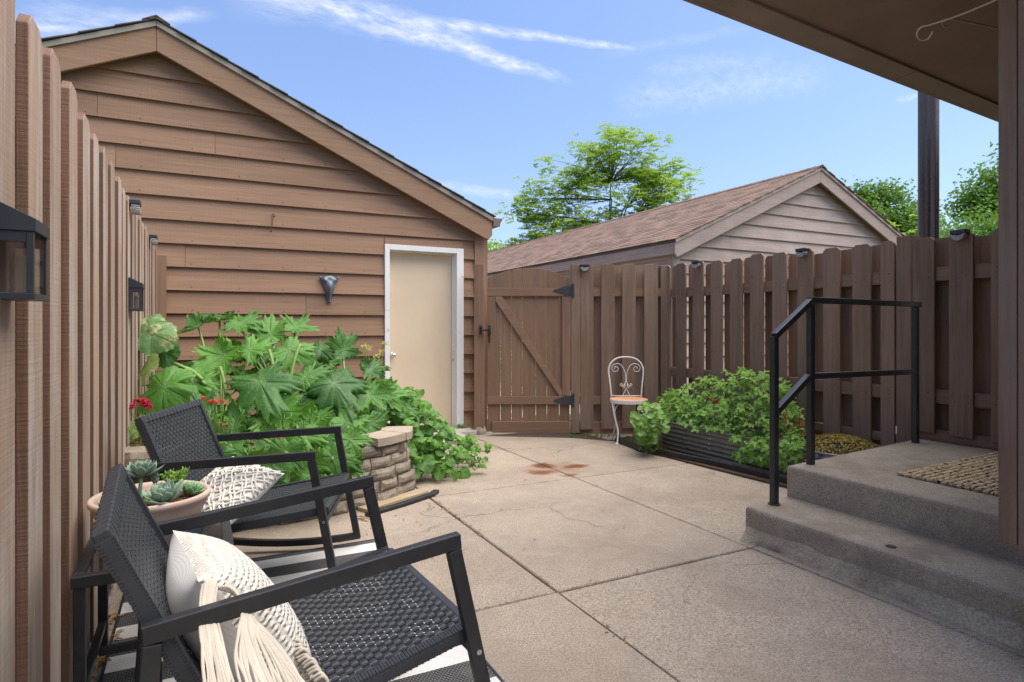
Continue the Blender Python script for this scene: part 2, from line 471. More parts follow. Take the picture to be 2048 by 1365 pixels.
M['black'] = mat_metal('black_frame', (.018, .0185, .02), .42, 0, .05, .25, dust=.07)
M['rail'] = mat_metal('railing_paint', (.022, .023, .026), .38, 0, .12, .3, dust=.08)
M['iron'] = mat_metal('black_iron', (.022, .022, .024), .45, .2, .3)
M['hinge'] = mat_metal('hinge_iron', (.05, .052, .058), .5, .3, .3, .3, dust=.2)
M['lantern'] = mat_metal('lantern_metal', (.035, .042, .052), .4, .3, .05)
M['steel'] = mat_metal('steel', (.7, .7, .7), .25, 1, .02, .05)
M['galv'] = mat_metal('corrugated_steel', (.20, .20, .195), .40, .6, .1, .4, dust=.4)
M['plastic'] = mat_metal('black_edging', (.015, .015, .016), .45, 0, .2, .3, dust=.12)
M['white_iron'] = mat_paint('white_iron', (.72, .70, .66), .5, .2, .05, wear=((.3, .2, .13), 30, .66))
M['seat_wood'] = mat_paint('orange_seat', (.62, .30, .16), .6, .2, .15)
M['door'] = mat_paint('door_paint', (.68, .54, .375), .55, .04, .035)
M['white'] = mat_paint('white_trim', (.78, .76, .715), .6, .3, .05, wear=((.42, .37, .3), 7, .63))
M['gutter'] = mat_paint('gutter_brown', (.19, .13, .11), .45, .02, .08)
M['spout'] = mat_metal('downspout_brown', (.10, .075, .066), .3, .3, .03, .2)
M['mulch'] = mat_paint('mulch', (.42, .27, .18), .85, .6, .4, scale=60)
M['plug'] = mat_paint('dark_plug', (.03, .025, .022), .7)

# wicker
n = NT('black_wicker')
v = n.coord((1, 1, 1), False)
a = n.noise(v, 30, 3)
w = n.n('ShaderNodeTexWave', wave_type='BANDS', bands_direction='DIAGONAL'); n.put(w.inputs['Vector'], v); w.inputs['Scale'].default_value = 160
M['wicker'] = n.done(n.mix(a, (.022, .024, .028), (.04, .043, .05)), n.math('ADD', n.math('MULTIPLY', a, .15), .42), n.bump(w.outputs['Fac'], .15, .001), spec=.5)
# glass table top
n = NT('smoked_glass')
v = n.coord((1, 1, 1), False)
M['glass'] = n.done((.012, .016, .018), n.ramp(n.noise(v, 14, 5, .7), [(.4, .05), (.75, .16)]), spec=.4)
# lantern glass
n = NT('lantern_glass')
v = n.coord((1, 1, 1), False)
tr = n.n('ShaderNodeBsdfTransparent'); gl = n.n('ShaderNodeBsdfGlossy'); gl.inputs['Roughness'].default_value = .08
tr.inputs['Color'].default_value = (.86, .86, .85, 1)
mx = n.n('ShaderNodeMixShader'); n.put(mx.inputs[0], n.math('ADD', n.math('MULTIPLY', n.noise(v, 30, 4), .12), .06)); n.put(mx.inputs[1], tr.outputs[0]); n.put(mx.inputs[2], gl.outputs[0])
n.put(n.out.inputs['Surface'], mx.outputs[0])
M['pane'] = n.mat
n = NT('clear_plastic')
M['clear'] = n.done((.62, .6, .57), .25, n.bump(n.noise(n.coord((1, 1, 1), False), 80, 3), .3, .002), spec=.6)
n.bsdf.inputs['Transmission Weight'].default_value = .55
# cloth
def mat_cloth(name, col, scale, bump, pat='knit'):
    n = NT(name)
    v = n.coord((1, 1, 1), False, 'Object')
    w1 = n.n('ShaderNodeTexWave', wave_type='BANDS', bands_direction='X'); n.put(w1.inputs['Vector'], v); w1.inputs['Scale'].default_value = scale; w1.inputs['Distortion'].default_value = 2.5; w1.inputs['Detail Scale'].default_value = 3
    w2 = n.n('ShaderNodeTexWave', wave_type='BANDS', bands_direction='Y'); n.put(w2.inputs['Vector'], v); w2.inputs['Scale'].default_value = scale * .8; w2.inputs['Distortion'].default_value = 2.5; w2.inputs['Detail Scale'].default_value = 3
    h = n.math('MULTIPLY', w1.outputs['Fac'], w2.outputs['Fac'])
    c = n.mix(n.ramp(h, [(.0, 0), (.35, 1)]), tuple(x * .8 for x in col) if pat == 'knit' else tuple(x * .9 for x in col), col)
    c = n.mix(n.math('MULTIPLY', n.noise(v, 6, 4), .25), c, tuple(x * .8 for x in col))
    return n.done(c, .92, n.bump(h, bump, .006), spec=.15)
M['knit'] = mat_cloth('cream_knit', (.72, .68, .60), 22, 1.0)
M['linen'] = mat_cloth('cream_linen', (.78, .76, .73), 180, .2, 'plain')
M['cord'] = mat_paint('cream_cord', (.56, .50, .41), .9, .5, .2, scale=120, spec=.15)
M['macrame'] = mat_paint('macrame_cord', (.68, .65, .585), .92, .8, .1, scale=140, spec=.12)
# rug
n = NT('striped_rug')
v = n.coord((1, 1, 1), False)
sx = n.n('ShaderNodeSeparateXYZ'); n.put(sx.inputs[0], v)
Y = sx.outputs[1]
wob_ = n.math('MULTIPLY', n.math('SUBTRACT', n.noise(v, 3, 2), .5), .012)
ph = n.math('FRACT', n.math('DIVIDE', n.math('ADD', n.math('ADD', Y, wob_), .055 + 10 * .24 - 2.745 + .24 * 4), .24))
stripe = n.math('LESS_THAN', ph, .458)
ck = n.n('ShaderNodeTexBrick'); n.put(ck.inputs['Vector'], v); ck.inputs['Scale'].default_value = 1
ck.inputs['Brick Width'].default_value = .016; ck.inputs['Row Height'].default_value = .009; ck.inputs['Mortar Size'].default_value = .0011
dk = n.mix(ck.outputs['Fac'], (.016, .016, .018), (.20, .195, .19))
lt = n.mix(ck.outputs['Fac'], (.68, .66, .625), (.50, .48, .45))
c = n.mix(stripe, dk, lt)
c = n.mix(n.math('MULTIPLY', n.ramp(n.noise(v, 5, 5, .7), [(.5, 0), (.8, 1)]), .35), c, (.34, .29, .24))
M['rug'] = n.done(c, .9, n.bump(ck.outputs['Fac'], -.6, .003), spec=.15)
# jute
n = NT('jute_braid')
v = n.coord((1, 1, 1), False)
vs_ = n.coord((34, 70, 1), True)
f = n.noise(vs_, 1, 3, .6)
c = n.mix(n.ramp(n.noise(n.coord((22, 90, 1), True), 1.4, 2, .5), [(.54, 0), (.60, 1)]), n.mix(f, (.48, .34, .20), (.76, .59, .38)), (.04, .035, .03))
M['jute'] = n.done(c, .95, n.bump(f, 1, .006), spec=.1)
# terracotta etc.
n = NT('pale_terracotta')
v = n.coord((1, 1, 1), False)
c = n.mix(n.ramp(n.noise(v, 5, 5, .6), [(.3, 0), (.7, 1)]), (.43, .29, .22), (.56, .43, .36))
c = n.mix(n.math('MULTIPLY', n.ramp(n.noise(v, 38, 4, .7), [(.62, 0), (.7, 1)]), .4), c, (.24, .17, .13))
M['pot'] = n.done(c, .75, n.bump(n.noise(v, 40, 4), .15, .003), spec=.25)
n = NT('dark_cast_skull')
v = n.coord((1, 1, 1), False)
M['skull'] = n.done(n.mix(n.noise(v, 14, 5), (.06, .08, .09), (.24, .28, .30)), .34, n.bump(n.noise(v, 30, 5), .4, .004), .35)

# foliage
def mat_leaf(name, lo, hi, vein=None, rough=.5, trans=.3, tl=(.25, .45, .05), blem=0, scale=12, bumps=.3):
    n = NT(name)
    v = n.coord((1, 1, 1), False)
    a = n.attr('vary')
    c = n.mix(a, lo, hi)
    c = n.mix(n.math('MULTIPLY', n.ramp(n.noise(v, scale, 4, .6), [(.35, 0), (.7, 1)]), .35), c, tuple(x * 1.3 for x in hi))
    if vein: c = n.mix(n.math('MULTIPLY', n.attr('vein'), .6), c, vein)
    if blem:
        c = n.mix(n.math('MULTIPLY', n.ramp(n.noise(v, 17, 5, .7), [(.52, 0), (.6, 1)]), blem), c, (.5, .38, .2))
    n.put(n.bsdf.inputs['Base Color'], c); n.bsdf.inputs['Roughness'].default_value = rough
    n.bsdf.inputs['Specular IOR Level'].default_value = .35
    bb = n.bump(n.noise(v, 55, 4, .6), bumps, .006); n.put(n.bsdf.inputs['Normal'], bb)
    t = n.n('ShaderNodeBsdfTranslucent'); n.put(t.inputs['Color'], n.mix(.5, c, tl))
    mx = n.n('ShaderNodeMixShader'); mx.inputs[0].default_value = trans
    n.put(mx.inputs[1], n.bsdf.outputs[0]); n.put(mx.inputs[2], t.outputs[0]); n.put(n.out.inputs['Surface'], mx.outputs[0])
    return n.mat
M['squash'] = mat_leaf('squash_leaf', (.024, .082, .026), (.10, .255, .034), (.18, .31, .11), .42, .24, (.30, .52, .03), bumps=.9, scale=26)
M['squash_old'] = mat_leaf('squash_leaf_old', (.10, .20, .06), (.12, .24, .08), (.35, .42, .2), .55, .25, blem=.85)
M['squash_pale'] = mat_leaf('squash_leaf_pale', (.30, .36, .12), (.32, .42, .15), (.45, .5, .3), .6, .4)
M['stem'] = mat_leaf('green_stem', (.14, .24, .06), (.2, .32, .08), None, .5, .1)
M['vine'] = mat_leaf('vine_leaf', (.04, .12, .022), (.14, .31, .035), (.2, .36, .1), .5, .3, (.25, .5, .03))
M['bushy'] = mat_leaf('bushy_leaf', (.06, .17, .022), (.27, .47, .07), None, .5, .35, (.3, .55, .05))
M['nast'] = mat_leaf('round_leaf', (.09, .22, .03), (.18, .36, .06), (.4, .5, .2), .5, .35, (.35, .55, .08))
M['sedum'] = mat_leaf('yellowing_leaf', (.22, .15, .03), (.36, .27, .05), None, .6, .25, (.5, .35, .05), scale=25)
M['dry'] = mat_leaf('dry_leaf', (.26, .13, .05), (.38, .22, .09), None, .8, .15, (.4, .25, .1))
M['flowergreen'] = mat_leaf('feathery_leaf', (.06, .17, .03), (.16, .32, .06), None, .6, .3)
M['red'] = mat_leaf('crimson_petal', (.42, .008, .04), (.62, .02, .1), None, .6, .25, (.7, .05, .15))
M['coral'] = mat_leaf('coral_petal', (.62, .05, .04), (.7, .09, .07), None, .6, .25, (.7, .1, .1))
M['pink'] = mat_leaf('pink_petal', (.75, .04, .12), (.8, .1, .2), None, .6, .3, (.8, .1, .2))
M['spent'] = mat_leaf('spent_flower', (.22, .08, .04), (.36, .15, .08), None, .8, .15)
M['locust'] = mat_leaf('locust_leaf', (.16, .28, .03), (.36, .52, .06), None, .5, .4, (.5, .7, .08), scale=1)
M['maple'] = mat_leaf('maple_leaf', (.035, .12, .018), (.12, .25, .035), None, .5, .35, (.3, .5, .06), scale=1)
M['lime'] = mat_leaf('lime_leaf', (.18, .32, .025), (.34, .52, .05), None, .5, .4, (.5, .7, .08), scale=1)
M['grass'] = mat_leaf('grass_blade', (.08, .16, .03), (.16, .24, .06), None, .6, .3)
M['succ'] = mat_leaf('grey_succulent', (.17, .26, .19), (.28, .36, .27), None, .5, .12, (.3, .4, .25), bumps=.08)
M['succ_g'] = mat_leaf('green_succulent', (.16, .30, .14), (.27, .42, .22), None, .45, .12, (.3, .5, .2), bumps=.08)
M['succ_y'] = mat_leaf('bright_succulent', (.13, .28, .03), (.26, .42, .06), None, .45, .2, (.4, .6, .1), bumps=.08)
M['bark'] = mat_wood('bark', (.12, .095, .075), 'z', vary=.1, saw=2.5)

# ------------------------------------------------------------------ ground, patio
g = MB()
NG = 24
def gz(x, y):
    return -.05
g.poly([(-250, -250, -.05), (250, -250, -.05), (250, 250, -.05), (-250, 250, -.05)])
tag(g.build('ground', M['ground']), kind='structure')

# patio: real slabs with open joints, on a dark bed
s_, c_ = math.sin(YAW), math.cos(YAW)
slabs = []
XB = [-.62, 1.42, 2.615, 3.83]
YB = [-3.0, 2.335, 4.03, 5.95]
def jn(x, y, k): return .008 * (noise.noise(Vector((x * 3, y * 3, k))))
class Slab:
    pass
pm = MB()
def slab(xa, xb, ya, yb, tilt, nx=None, corner=None):
    """a slab top with a slightly wandering edge, rounded arrises"""
    g_ = .0045
    N = 26
    def edge_pts():
        pts = []
        for i in range(N): pts.append((xa + g_ + (xb - xa - 2 * g_) * i / N, ya + g_))
        for i in range(N): pts.append((xb - g_, ya + g_ + (yb - ya - 2 * g_) * i / N))
        for i in range(N): pts.append((xb - g_ - (xb - xa - 2 * g_) * i / N, yb - g_))
        for i in range(N): pts.append((xa + g_, yb - g_ - (yb - ya - 2 * g_) * i / N))
        return pts
    P = corner if corner else edge_pts()
    cx = sum(p[0] for p in P) / len(P); cy = sum(p[1] for p in P) / len(P)
    def z(x, y): return tilt[0] + tilt[1] * (x - cx) + tilt[2] * (y - cy)
    rings = []
    for inset, dz in ((0, -.05), (0, -.008), (.004, -.0025), (.010, 0)):
        r = []
        for x, y in P:
            d = Vector((cx - x, cy - y)); L = d.length
            ww = jn(x, y, 1) * .5
            q = Vector((x, y)) + d / L * (inset + .003 * noise.noise(Vector((x * 22, y * 22, 3))) + abs(ww) * .6)
            r.append(pm.vert((q.x, q.y, z(q.x, q.y) + dz)))
        rings.append(r)
    n_ = len(P)
    for a, b in zip(rings, rings[1:]):
        for k in range(n_): pm.face(a[k], a[(k + 1) % n_], b[(k + 1) % n_], b[k])
    pm.face(*rings[-1])
rr = rnd
tilts = [(-.001, .001, 0), (0, -.001, .0005), (.002, 0, 0), (-.003, .001, 0), (0, 0, .0008), (.001, -.001, 0), (.001, 0, 0), (-.002, 0, .001), (0, 0, 0)]
k = 0
for i in range(3):
    for j in range(3):
        if i == 2 and j == 0:
            slab(2.615, 3.6, .0, 2.335, tilts[k])
        elif i == 2 and j == 2:
            pts = []
            poly = [(2.621, 4.036), (3.78, 4.036), (3.70, 4.62), (3.85, 5.10), (3.53, 5.50), (2.72, 6.05), (2.621, 6.1)]
            for a, b in zip(poly, poly[1:] + poly[:1]):
                for t in range(8): pts.append((a[0] + (b[0] - a[0]) * t / 8, a[1] + (b[1] - a[1]) * t / 8))
            slab(0, 0, 0, 0, tilts[k], corner=pts)
        elif i == 1 and j == 2:
            slab(1.42, 2.615, 4.03, 6.2, tilts[k])
        elif i == 2 and j == 1:
            slab(2.615, 3.88, 2.335, 4.03, tilts[k])
        else: slab(XB[i], XB[i + 1], YB[j], YB[j + 1], tilts[k])
        k += 1
tag(pm.build('patio', M['patio']), kind='structure')
b = MB(); b.box(-.62, 3.84, -3, 6.1, -.2, -.012); 
tag(b.build('patio_bed', M['joint']), kind='structure')
# concrete strip under the gate
b = MB()
P0 = Vector((6.7 * s_, 6.7 * c_, 0)); ex = Vector((c_, -s_, 0)); ey = Vector((s_, c_, 0))
def GL(l, d, z=0): return (d * s_ + l * c_, d * c_ - l * s_, z)     # lateral, depth, height -> world
b.prism([GL(-.62, 6.5, -.1), GL(1.2, 6.5, -.1), GL(1.75, 6.62, -.1), GL(1.75, 7.0, -.1), GL(-.62, 7.0, -.1)], (0, 0, .082))
tag(b.build('gate_path', M['patio'], bevel=.008), kind='structure')
# gravel and mulch behind / beside the gate
b = MB()
for i in range(260):
    l = rnd.uniform(-.6, 1.0); d = rnd.uniform(6.98, 8.4)
    p = Vector(GL(l, d, -.035 + rnd.uniform(0, .02))); r = rnd.uniform(.012, .03)
    q = [p + Vector((rnd.uniform(-r, r), rnd.uniform(-r, r), rnd.uniform(-r, r) * .6)) for _ in range(8)]
    b.hexa([p + Vector((sx_ * r * rnd.uniform(.6, 1), sy_ * r * rnd.uniform(.4, 1), sz_ * r * .5)) for sz_ in (-1, 1) for sx_, sy_ in ((-1, -1), (1, -1), (1, 1), (-1, 1))])
tag(b.build('mulch_chips', M['mulch']), 'pale wood chips on the ground just behind the gate', 'mulch', kind='stuff')
# driveway between the garages
b = MB(); b.box(3.3, 6.3, 7.2, 24, -.06, -.03)
tag(b.build('side_path', M['slabstone']), kind='structure')

# ------------------------------------------------------------------ clapboard garages
def clap(b, x0, x1, yw, z0, z1, sgn=-1, along='x', xt=None):
    """one lap board: bottom edge stands proud"""
    t0, t1 = .040, .006
    u0, u1 = xt or (x0, x1)
    if along == 'x':
        f = lambda x, d, z: (x, yw + sgn * d, z)
    else:
        f = lambda x, d, z: (yw + sgn * d, x, z)
    b.hexa([f(x0, 0, z0), f(x1, 0, z0), f(x1, t0, z0), f(x0, t0, z0), f(u0, 0, z1 + .02), f(u1, 0, z1 + .02), f(u1, t1, z1 + .02), f(u0, t1, z1 + .02)])

def garage(name, label, ridge_x, yr, yw, y_end, ridge_z, tip_l, tip_r, wall_l, wall_r, pitch, z_first, expo, sid, sidy, trim, roof_mat, door=None, left_hidden=False, front_oh=0):
    t = thing(name, label, 'garage', (ridge_x, yw, 0))
    def zr(x): return ridge_z - abs(x - ridge_x) * pitch          # top of roof deck at x
    # front siding
    b = MB()
    z = z_first
    while z > .02: z -= expo
    while z < ridge_z - .2:
        zt = z + expo
        zz = max(z, .0)
        # reach of this board: stay under the roof
        half = (ridge_z - .10 - zz) / pitch
        xa = max(wall_l, ridge_x - half); xb = min(wall_r, ridge_x + half)
        cuts = [(xa, xb)]
        half2 = max(.0, (ridge_z - .10 - zt - .02) / pitch)
        ta, tb = max(wall_l, ridge_x - half2), min(wall_r, ridge_x + half2)
        if door and zz < door[3]:
            dx0, dx1, dz0, dz1 = door
            if zt > dz1 + .001:                  # the board notched over the head of the door
                cuts = [(xa, dx0), (dx1, xb)]
                clap(b, dx0, dx1, yw, dz1, zt)
            else: cuts = [(xa, dx0), (dx1, xb)]
        for a, c in cuts:
            if c - a < .02: continue
            # butt joints
            if c - a > 3 and rnd.random() < .6:
                m_ = rnd.uniform(a + .8, c - .8)
                clap(b, a, m_ - .0015, yw, zz, zt, xt=(max(a, ta), m_ - .0015)); clap(b, m_ + .0015, c, yw, zz, zt, xt=(m_ + .0015, min(c, tb)))
            else: clap(b, a, c, yw, zz, zt, xt=(max(a, ta), min(c, tb)))
        z = zt
    b.build('siding', sid, t, world=True)
    if door:
        b = MB(); z = z_first
        while z > .3: z -= expo
        while z < ridge_z - .5:
            x = wall_l + .3
            while x < wall_r - .1:
                if not (door[0] - .05 < x < door[1] + .05 and z < door[3]) and abs(x - ridge_x) < (ridge_z - .25 - z) / pitch:
                    p = Vector((x + rnd.uniform(-.01, .01), yw - .0385, z + .03)); b.tube([p, p + Vector((0, -.002, 0))], .0042, 6)
                x += .406
            z += expo
        tag(b.build('nail_heads', M['plug'], t, world=True), kind='stuff')
    # wall core
    b = MB()
    dpt = yw + .003
    if door:
        dx0, dx1, dz0, dz1 = door
        b.prism([(wall_l, dpt, -.1), (dx0, dpt, -.1), (dx0, dpt, dz1), (dx1, dpt, dz1), (dx1, dpt, -.1), (wall_r, dpt, -.1), (wall_r, dpt, zr(wall_r) - .1), (ridge_x, dpt, ridge_z - .1), (wall_l, dpt, zr(wall_l) - .1)], (0, .14, 0))
        b.box(wall_l, wall_r, y_end - .14, y_end, -.1, zr(wall_r) - .1)
    else:
        b.prism([(wall_l, dpt, -.1), (wall_r, dpt, -.1), (wall_r, dpt, zr(wall_r) - .1), (ridge_x, dpt, ridge_z - .1), (wall_l, dpt, zr(wall_l) - .1)], (0, .14, 0))
    zc = zr(wall_r) - .1
    b.box(wall_r - .14, wall_r, dpt + .143, y_end - .15, -.1, zc)
    b.box(wall_l, wall_l + .14, dpt + .143, y_end - .15, -.1, zr(wall_l) - .1)
    b.build('wall', sid, t, world=True)
    # side siding (faces -x)
    b = MB(); z = z_first
    while z > .02: z -= expo
    while z < zr(wall_l) - .12:
        clap(b, yw + .01, y_end, wall_l - .001, max(z, 0), min(z + expo, zr(wall_l) - .12), -1, 'y'); z += expo
    b.build('side_siding', sidy, t, world=True)
    # corner boards
    b = MB()
    b.box(wall_r - .135, wall_r + .022, yw - .048, yw - .0005, 0, zr(wall_r) - .12)
    cbm = M['trim_z'] if sid is M['siding'] else trim
    b.build('corner_board', cbm, t, world=True); b = MB()
    if not left_hidden:
        b.box(wall_l - .03, wall_l + .10, yw - .048, yw - .0005, 0, zr(wall_l) - .12)
        b.box(wall_l - .034, wall_l - .0015, yw + .0005, yw + .10, 0, zr(wall_l) - .14)
    if b.v: b.build('corner_board', cbm, t, world=True)
    # rake boards
    for side, tip in ((-1, tip_l), (1, tip_r)):
        b = MB()
        dz = .045
        vd = .225
        x0 = ridge_x + side * .0015
        top0, topt = ridge_z - dz, zr(tip) - dz
        b.prism([(x0, yr, top0), (tip, yr, topt), (tip, yr, topt - vd * .74), (tip - side * .05, yr, topt - vd - .0), (x0, yr, top0 - vd)][::side], (0, .035, 0))
        b.build('rake_board', trim, t, world=True, bevel=.004)
        b = MB()        # thin drip strip above it, slightly proud
        b.prism([(x0, yr - .022, ridge_z - .004), (tip, yr - .022, zr(tip) - .004), (tip, yr - .022, zr(tip) - .052), (x0, yr - .022, ridge_z - .052)][::side], (0, .02, 0))
        b.build('drip_edge', M['drip'] if sid is M['siding'] else trim, t, world=True)
        # soffit under the rake overhang
        b = MB()
        b.prism([(x0, yr + .036, ridge_z - .085), (tip, yr + .036, zr(tip) - .085), (tip, yr + .036, zr(tip) - .11), (x0, yr + .036, ridge_z - .11)][::side], (0, yw - yr - .04 + .02, 0))
        b.build('soffit', M['soffit'] if sid is M['siding'] else trim, t, world=True)
    # roof: stepped shingle courses
    b = MB()
    for side, tip in ((-1, tip_l), (1, tip_r)):
        L = abs(tip - ridge_x) + .03; ncrs = int(L / .1325) + 1
        for i in range(ncrs):
            xa = ridge_x + side * (L - i * .1325); xb = ridge_x + side * max(0, L - (i + 1) * .1325 - .02)
            za = zr(xa) + .012 + .007; zb = zr(xb) + .012 + .001
            oh = yr - .035 - (.012 if i % 2 else 0)
            if side < 0:
                b.hexa([(xa, oh, za - .010), (xb, oh, zb - .010), (xb, y_end, zb - .010), (xa, y_end, za - .010), (xa, oh, za), (xb, oh, zb), (xb, y_end, zb), (xa, y_end, za)])
            else:
                b.hexa([(xb, oh, zb - .010), (xa, oh, za - .010), (xa, y_end, za - .010), (xb, y_end, zb - .010), (xb, oh, zb), (xa, oh, za), (xa, y_end, za), (xb, y_end, zb)])
    # deck
    b2 = MB()
    b2.prism([(tip_l, yr + .0, zr(tip_l) + .0), (tip_l, yr, zr(tip_l) - .05), (ridge_x, yr, ridge_z - .05), (tip_r, yr, zr(tip_r) - .05), (tip_r, yr, zr(tip_r)), (ridge_x, yr, ridge_z)], (0, y_end - yr, 0))
    rf = b.build('roof', roof_mat, t, world=True)
    o = b2.build('roof_deck', M['shingle_edge'], t, world=True)
    # ridge caps
    b = MB(); y = yr - .04
    while y < y_end:
        b.hexa([(ridge_x - .11, y, ridge_z - .030), (ridge_x, y, ridge_z + .026), (ridge_x, y + .26, ridge_z + .024), (ridge_x - .11, y + .26, ridge_z - .034),
                (ridge_x - .11, y, ridge_z - .02), (ridge_x, y, ridge_z + .04), (ridge_x, y + .26, ridge_z + .026), (ridge_x - .11, y + .26, ridge_z - .026)])
        b.hexa([(ridge_x, y, ridge_z + .026), (ridge_x + .11, y, ridge_z - .030), (ridge_x + .11, y + .26, ridge_z - .034), (ridge_x, y + .26, ridge_z + .024),
                (ridge_x, y, ridge_z + .04), (ridge_x + .11, y, ridge_z - .02), (ridge_x + .11, y + .26, ridge_z - .026), (ridge_x, y + .26, ridge_z + .026)])
        y += .14
    b.build('ridge_cap', roof_mat, t, world=True)
    return t, zr

DOOR = (1.79, 2.69, 0, 2.062)
YW = 6.526
gar, zr1 = garage('garage', 'large brown clapboard garage with gable end and cream side door', -.329, 6.38, YW, 14, 3.925, -3.66, 3.01, -3.6, 2.97, .4457,
                  1.299, .2165, M['siding'], M['siding'], M['trim_x'], M['shingle_edge'], DOOR, True)
# gutter on its right eave
b = MB()
gp_ = [(3.015, 2.33), (3.015, 2.42), (3.125, 2.42), (3.125, 2.40), (3.10, 2.36), (3.10, 2.33)]
b.prism([(x, 6.36, z) for x, z in gp_][::-1], (0, 7.6, 0))
b.build('gutter', M['gutter'], gar, world=True)
# fascia under roof on right side
b = MB(); b.box(2.985, 3.012, 6.416, 14, 2.26, 2.39)
b.build('eave_board', M['trim_x'], gar, world=True)
# door
b = MB(); b.box(1.846, 2.60, 6.60, 6.64, .03, 2.02)
dr = b.build('door', M['door'], gar, world=True, bevel=.004)
b = MB()
b.lathe([(0.0, -.075), (.018, -.074), (.027, -.062), (.027, -.05), (.013, -.038), (.013, -.008), (.033, -.006), (.034, 0)], n=20)
kn = b.build('door_knob', M['steel'], dr, smooth=True)
kn.location = (1.90, 6.60, .865); kn.rotation_euler = (R(-90), 0, 0)
b = MB()
yf = 6.526 - .05
b.box(1.785, 1.838, yf, 6.66, .0, 2.062); b.box(2.612, 2.695, yf, 6.66, .0, 2.062)
b.box(1.8385, 2.6115, yf, 6.66, 2.005, 2.062)
b.box(1.8385, 1.850, 6.57, 6.595, .02, 2.0); b.box(2.596, 2.6115, 6.57, 6.595, .02, 2.0); b.box(1.8505, 2.5955, 6.57, 6.595, 1.99, 2.0045)
b.build('door_frame', M['white'], gar, world=True, bevel=.003)
b = MB(); b.box(1.84, 2.61, 6.47, 6.66, -.02, .026)
b.build('threshold', M['slabstone'], gar, world=True, bevel=.004)
b = MB(); b.box(-.335, -.255, YW - .062, YW - .041, .0, 1.83)
b.build('furring_strip', M['trim_z'], gar, world=True, bevel=.003)

# far garage
gar2, zr2 = garage('garage', 'smaller looking faded brown garage with reddish shingle roof behind the fence', 9.75, 7.15, 7.32, 24, 3.985, 6.42, 13.1, 6.53, 12.97, .445,
                   1.36, .2165, M['siding_far'], M['siding_far_y'], M['trim_far'], M['shingle'])
b = MB(); b.box(6.425, 6.455, 7.19, 24, 2.285, 2.47)
b.build('eave_board', M['siding_far_y'], gar2, world=True)
b = MB(); b.box(6.455, 6.53, 7.33, 24, 2.30, 2.32)
b.build('eave_soffit', M['trim_far'], gar2, world=True)

# ------------------------------------------------------------------ fences
def picket(b, x0, x1, y0, y1, z0, z1, ear=.025, axis='y'):
    """a dog-eared board; axis = direction of its width"""
    e = ear
    if axis == 'y':
        p = [(x0, y0, z0), (x0, y1, z0), (x0, y1, z1 - e), (x0, y1 - e, z1), (x0, y0 + e, z1), (x0, y0, z1 - e)]
        b.prism(p, (x1 - x0, 0, 0))
    else:
        p = [(x0, y0, z0), (x1, y0, z0), (x1, y0, z1 - e), (x1 - e, y0, z1), (x0 + e, y0, z1), (x0, y0, z1 - e)]
        b.prism(p[::-1], (0, y1 - y0, 0))

# left fence along x = -.335
lf = thing('board_fence', 'tall weathered brown board fence running along the left edge', 'fence', (-.36, 3.5, 0))
b = MB(); bb_ = MB()
PIT = .247
y = 1.445 - 5 * PIT
nb = []
while y < 6.45:
    h = 1.885 + rnd.uniform(-.014, .02) + .004 * (y - 3)
    lean = rnd.uniform(-.003, .003); bow = rnd.uniform(-.002, .004)
    x1 = -.335 + bow
    b.cur = 1
    picket(b, x1 - .024, x1, y, min(y + .138 + rnd.uniform(-.004, .006), 6.47), .03 + rnd.uniform(-.01, .01), h, .03)
    b.m[-7] = 0        # the broad face is weathered, the sawn edges keep their paint
    picket(bb_, -.432, -.411, y + .118, min(y + .267, 6.49), .03, h - rnd.uniform(-.02, .03), .03)
    y += PIT
b.build('front_pickets', [M['fence_old'], M['fence_edge']], lf, world=True, bevel=.003)
bb_.build('rear_pickets', M['fence_edge'], lf, world=True)
for z in (.30, .92, 1.55):
    b = MB(); b.box(-.4105, -.3585, 0.1, 6.49, z, z + .085); b.build('rail', M['fence_x'], lf, world=True)

# right fence along x = 4.65, facing -x
rf = thing('board_fence', 'brown shadowbox fence of dog-eared boards along the right side behind the steps', 'fence', (4.67, 3.3, 0))
bf = MB(); bk = MB()
ys = [5.262, 5.018, 4.760, 4.502, 4.247, 4.002, 3.750, 3.487, 3.241, 2.983, 2.80, 2.52, 2.275, 2.02, 1.77, 1.52, 1.27]
for i, y in enumerate(ys):
    h = 1.862 - .012 * i * .3 + rnd.uniform(-.012, .012)
    zb = .06 if y > 2.75 else .415
    if i == 10: w = .105
    else: w = .150
    z0 = zb if y < 2.75 else .045 + max(0, (5.3 - y)) * .035
    picket(bf, 4.65, 4.671, y, y + w, z0, h, .024)
    picket(bk, 4.762, 4.783, y + w + (.03 if y > 4.4 or y < 3.2 else .045), y + .335 + (rnd.uniform(-.012, .004) if y > 3.2 else .02), z0 + .0, h - .012 + rnd.uniform(-.01, .01), .024)
bf.build('front_pickets', M['fence'], rf, world=True, bevel=.003)
bk.build('rear_pickets', M['fence'], rf, world=True)
for z in (.63, 1.50):
    b = MB(); b.box(4.6715, 4.7615, 1.0, 5.30, z, z + .095); b.build('rail', M['fence_x'], rf, world=True)
b = MB(); b.box(4.6715, 4.7245, 1.0, 5.30, .30, .36); b.build('rail', M['fence_x'], rf, world=True)
b = MB(); b.box(4.673, 4.723, 1.0, 2.66, .10, .44); b.build('kick_board', M['fence_x'], rf, world=True)
for y in (2.675,):
    b = MB(); b.box(4.645, 4.6490, y, y + .105, .30, 1.845); b.box(4.649, 4.76, y - .004, y + .109, .0, 1.842); b.build('post', M['fence'], rf, world=True, bevel=.004)
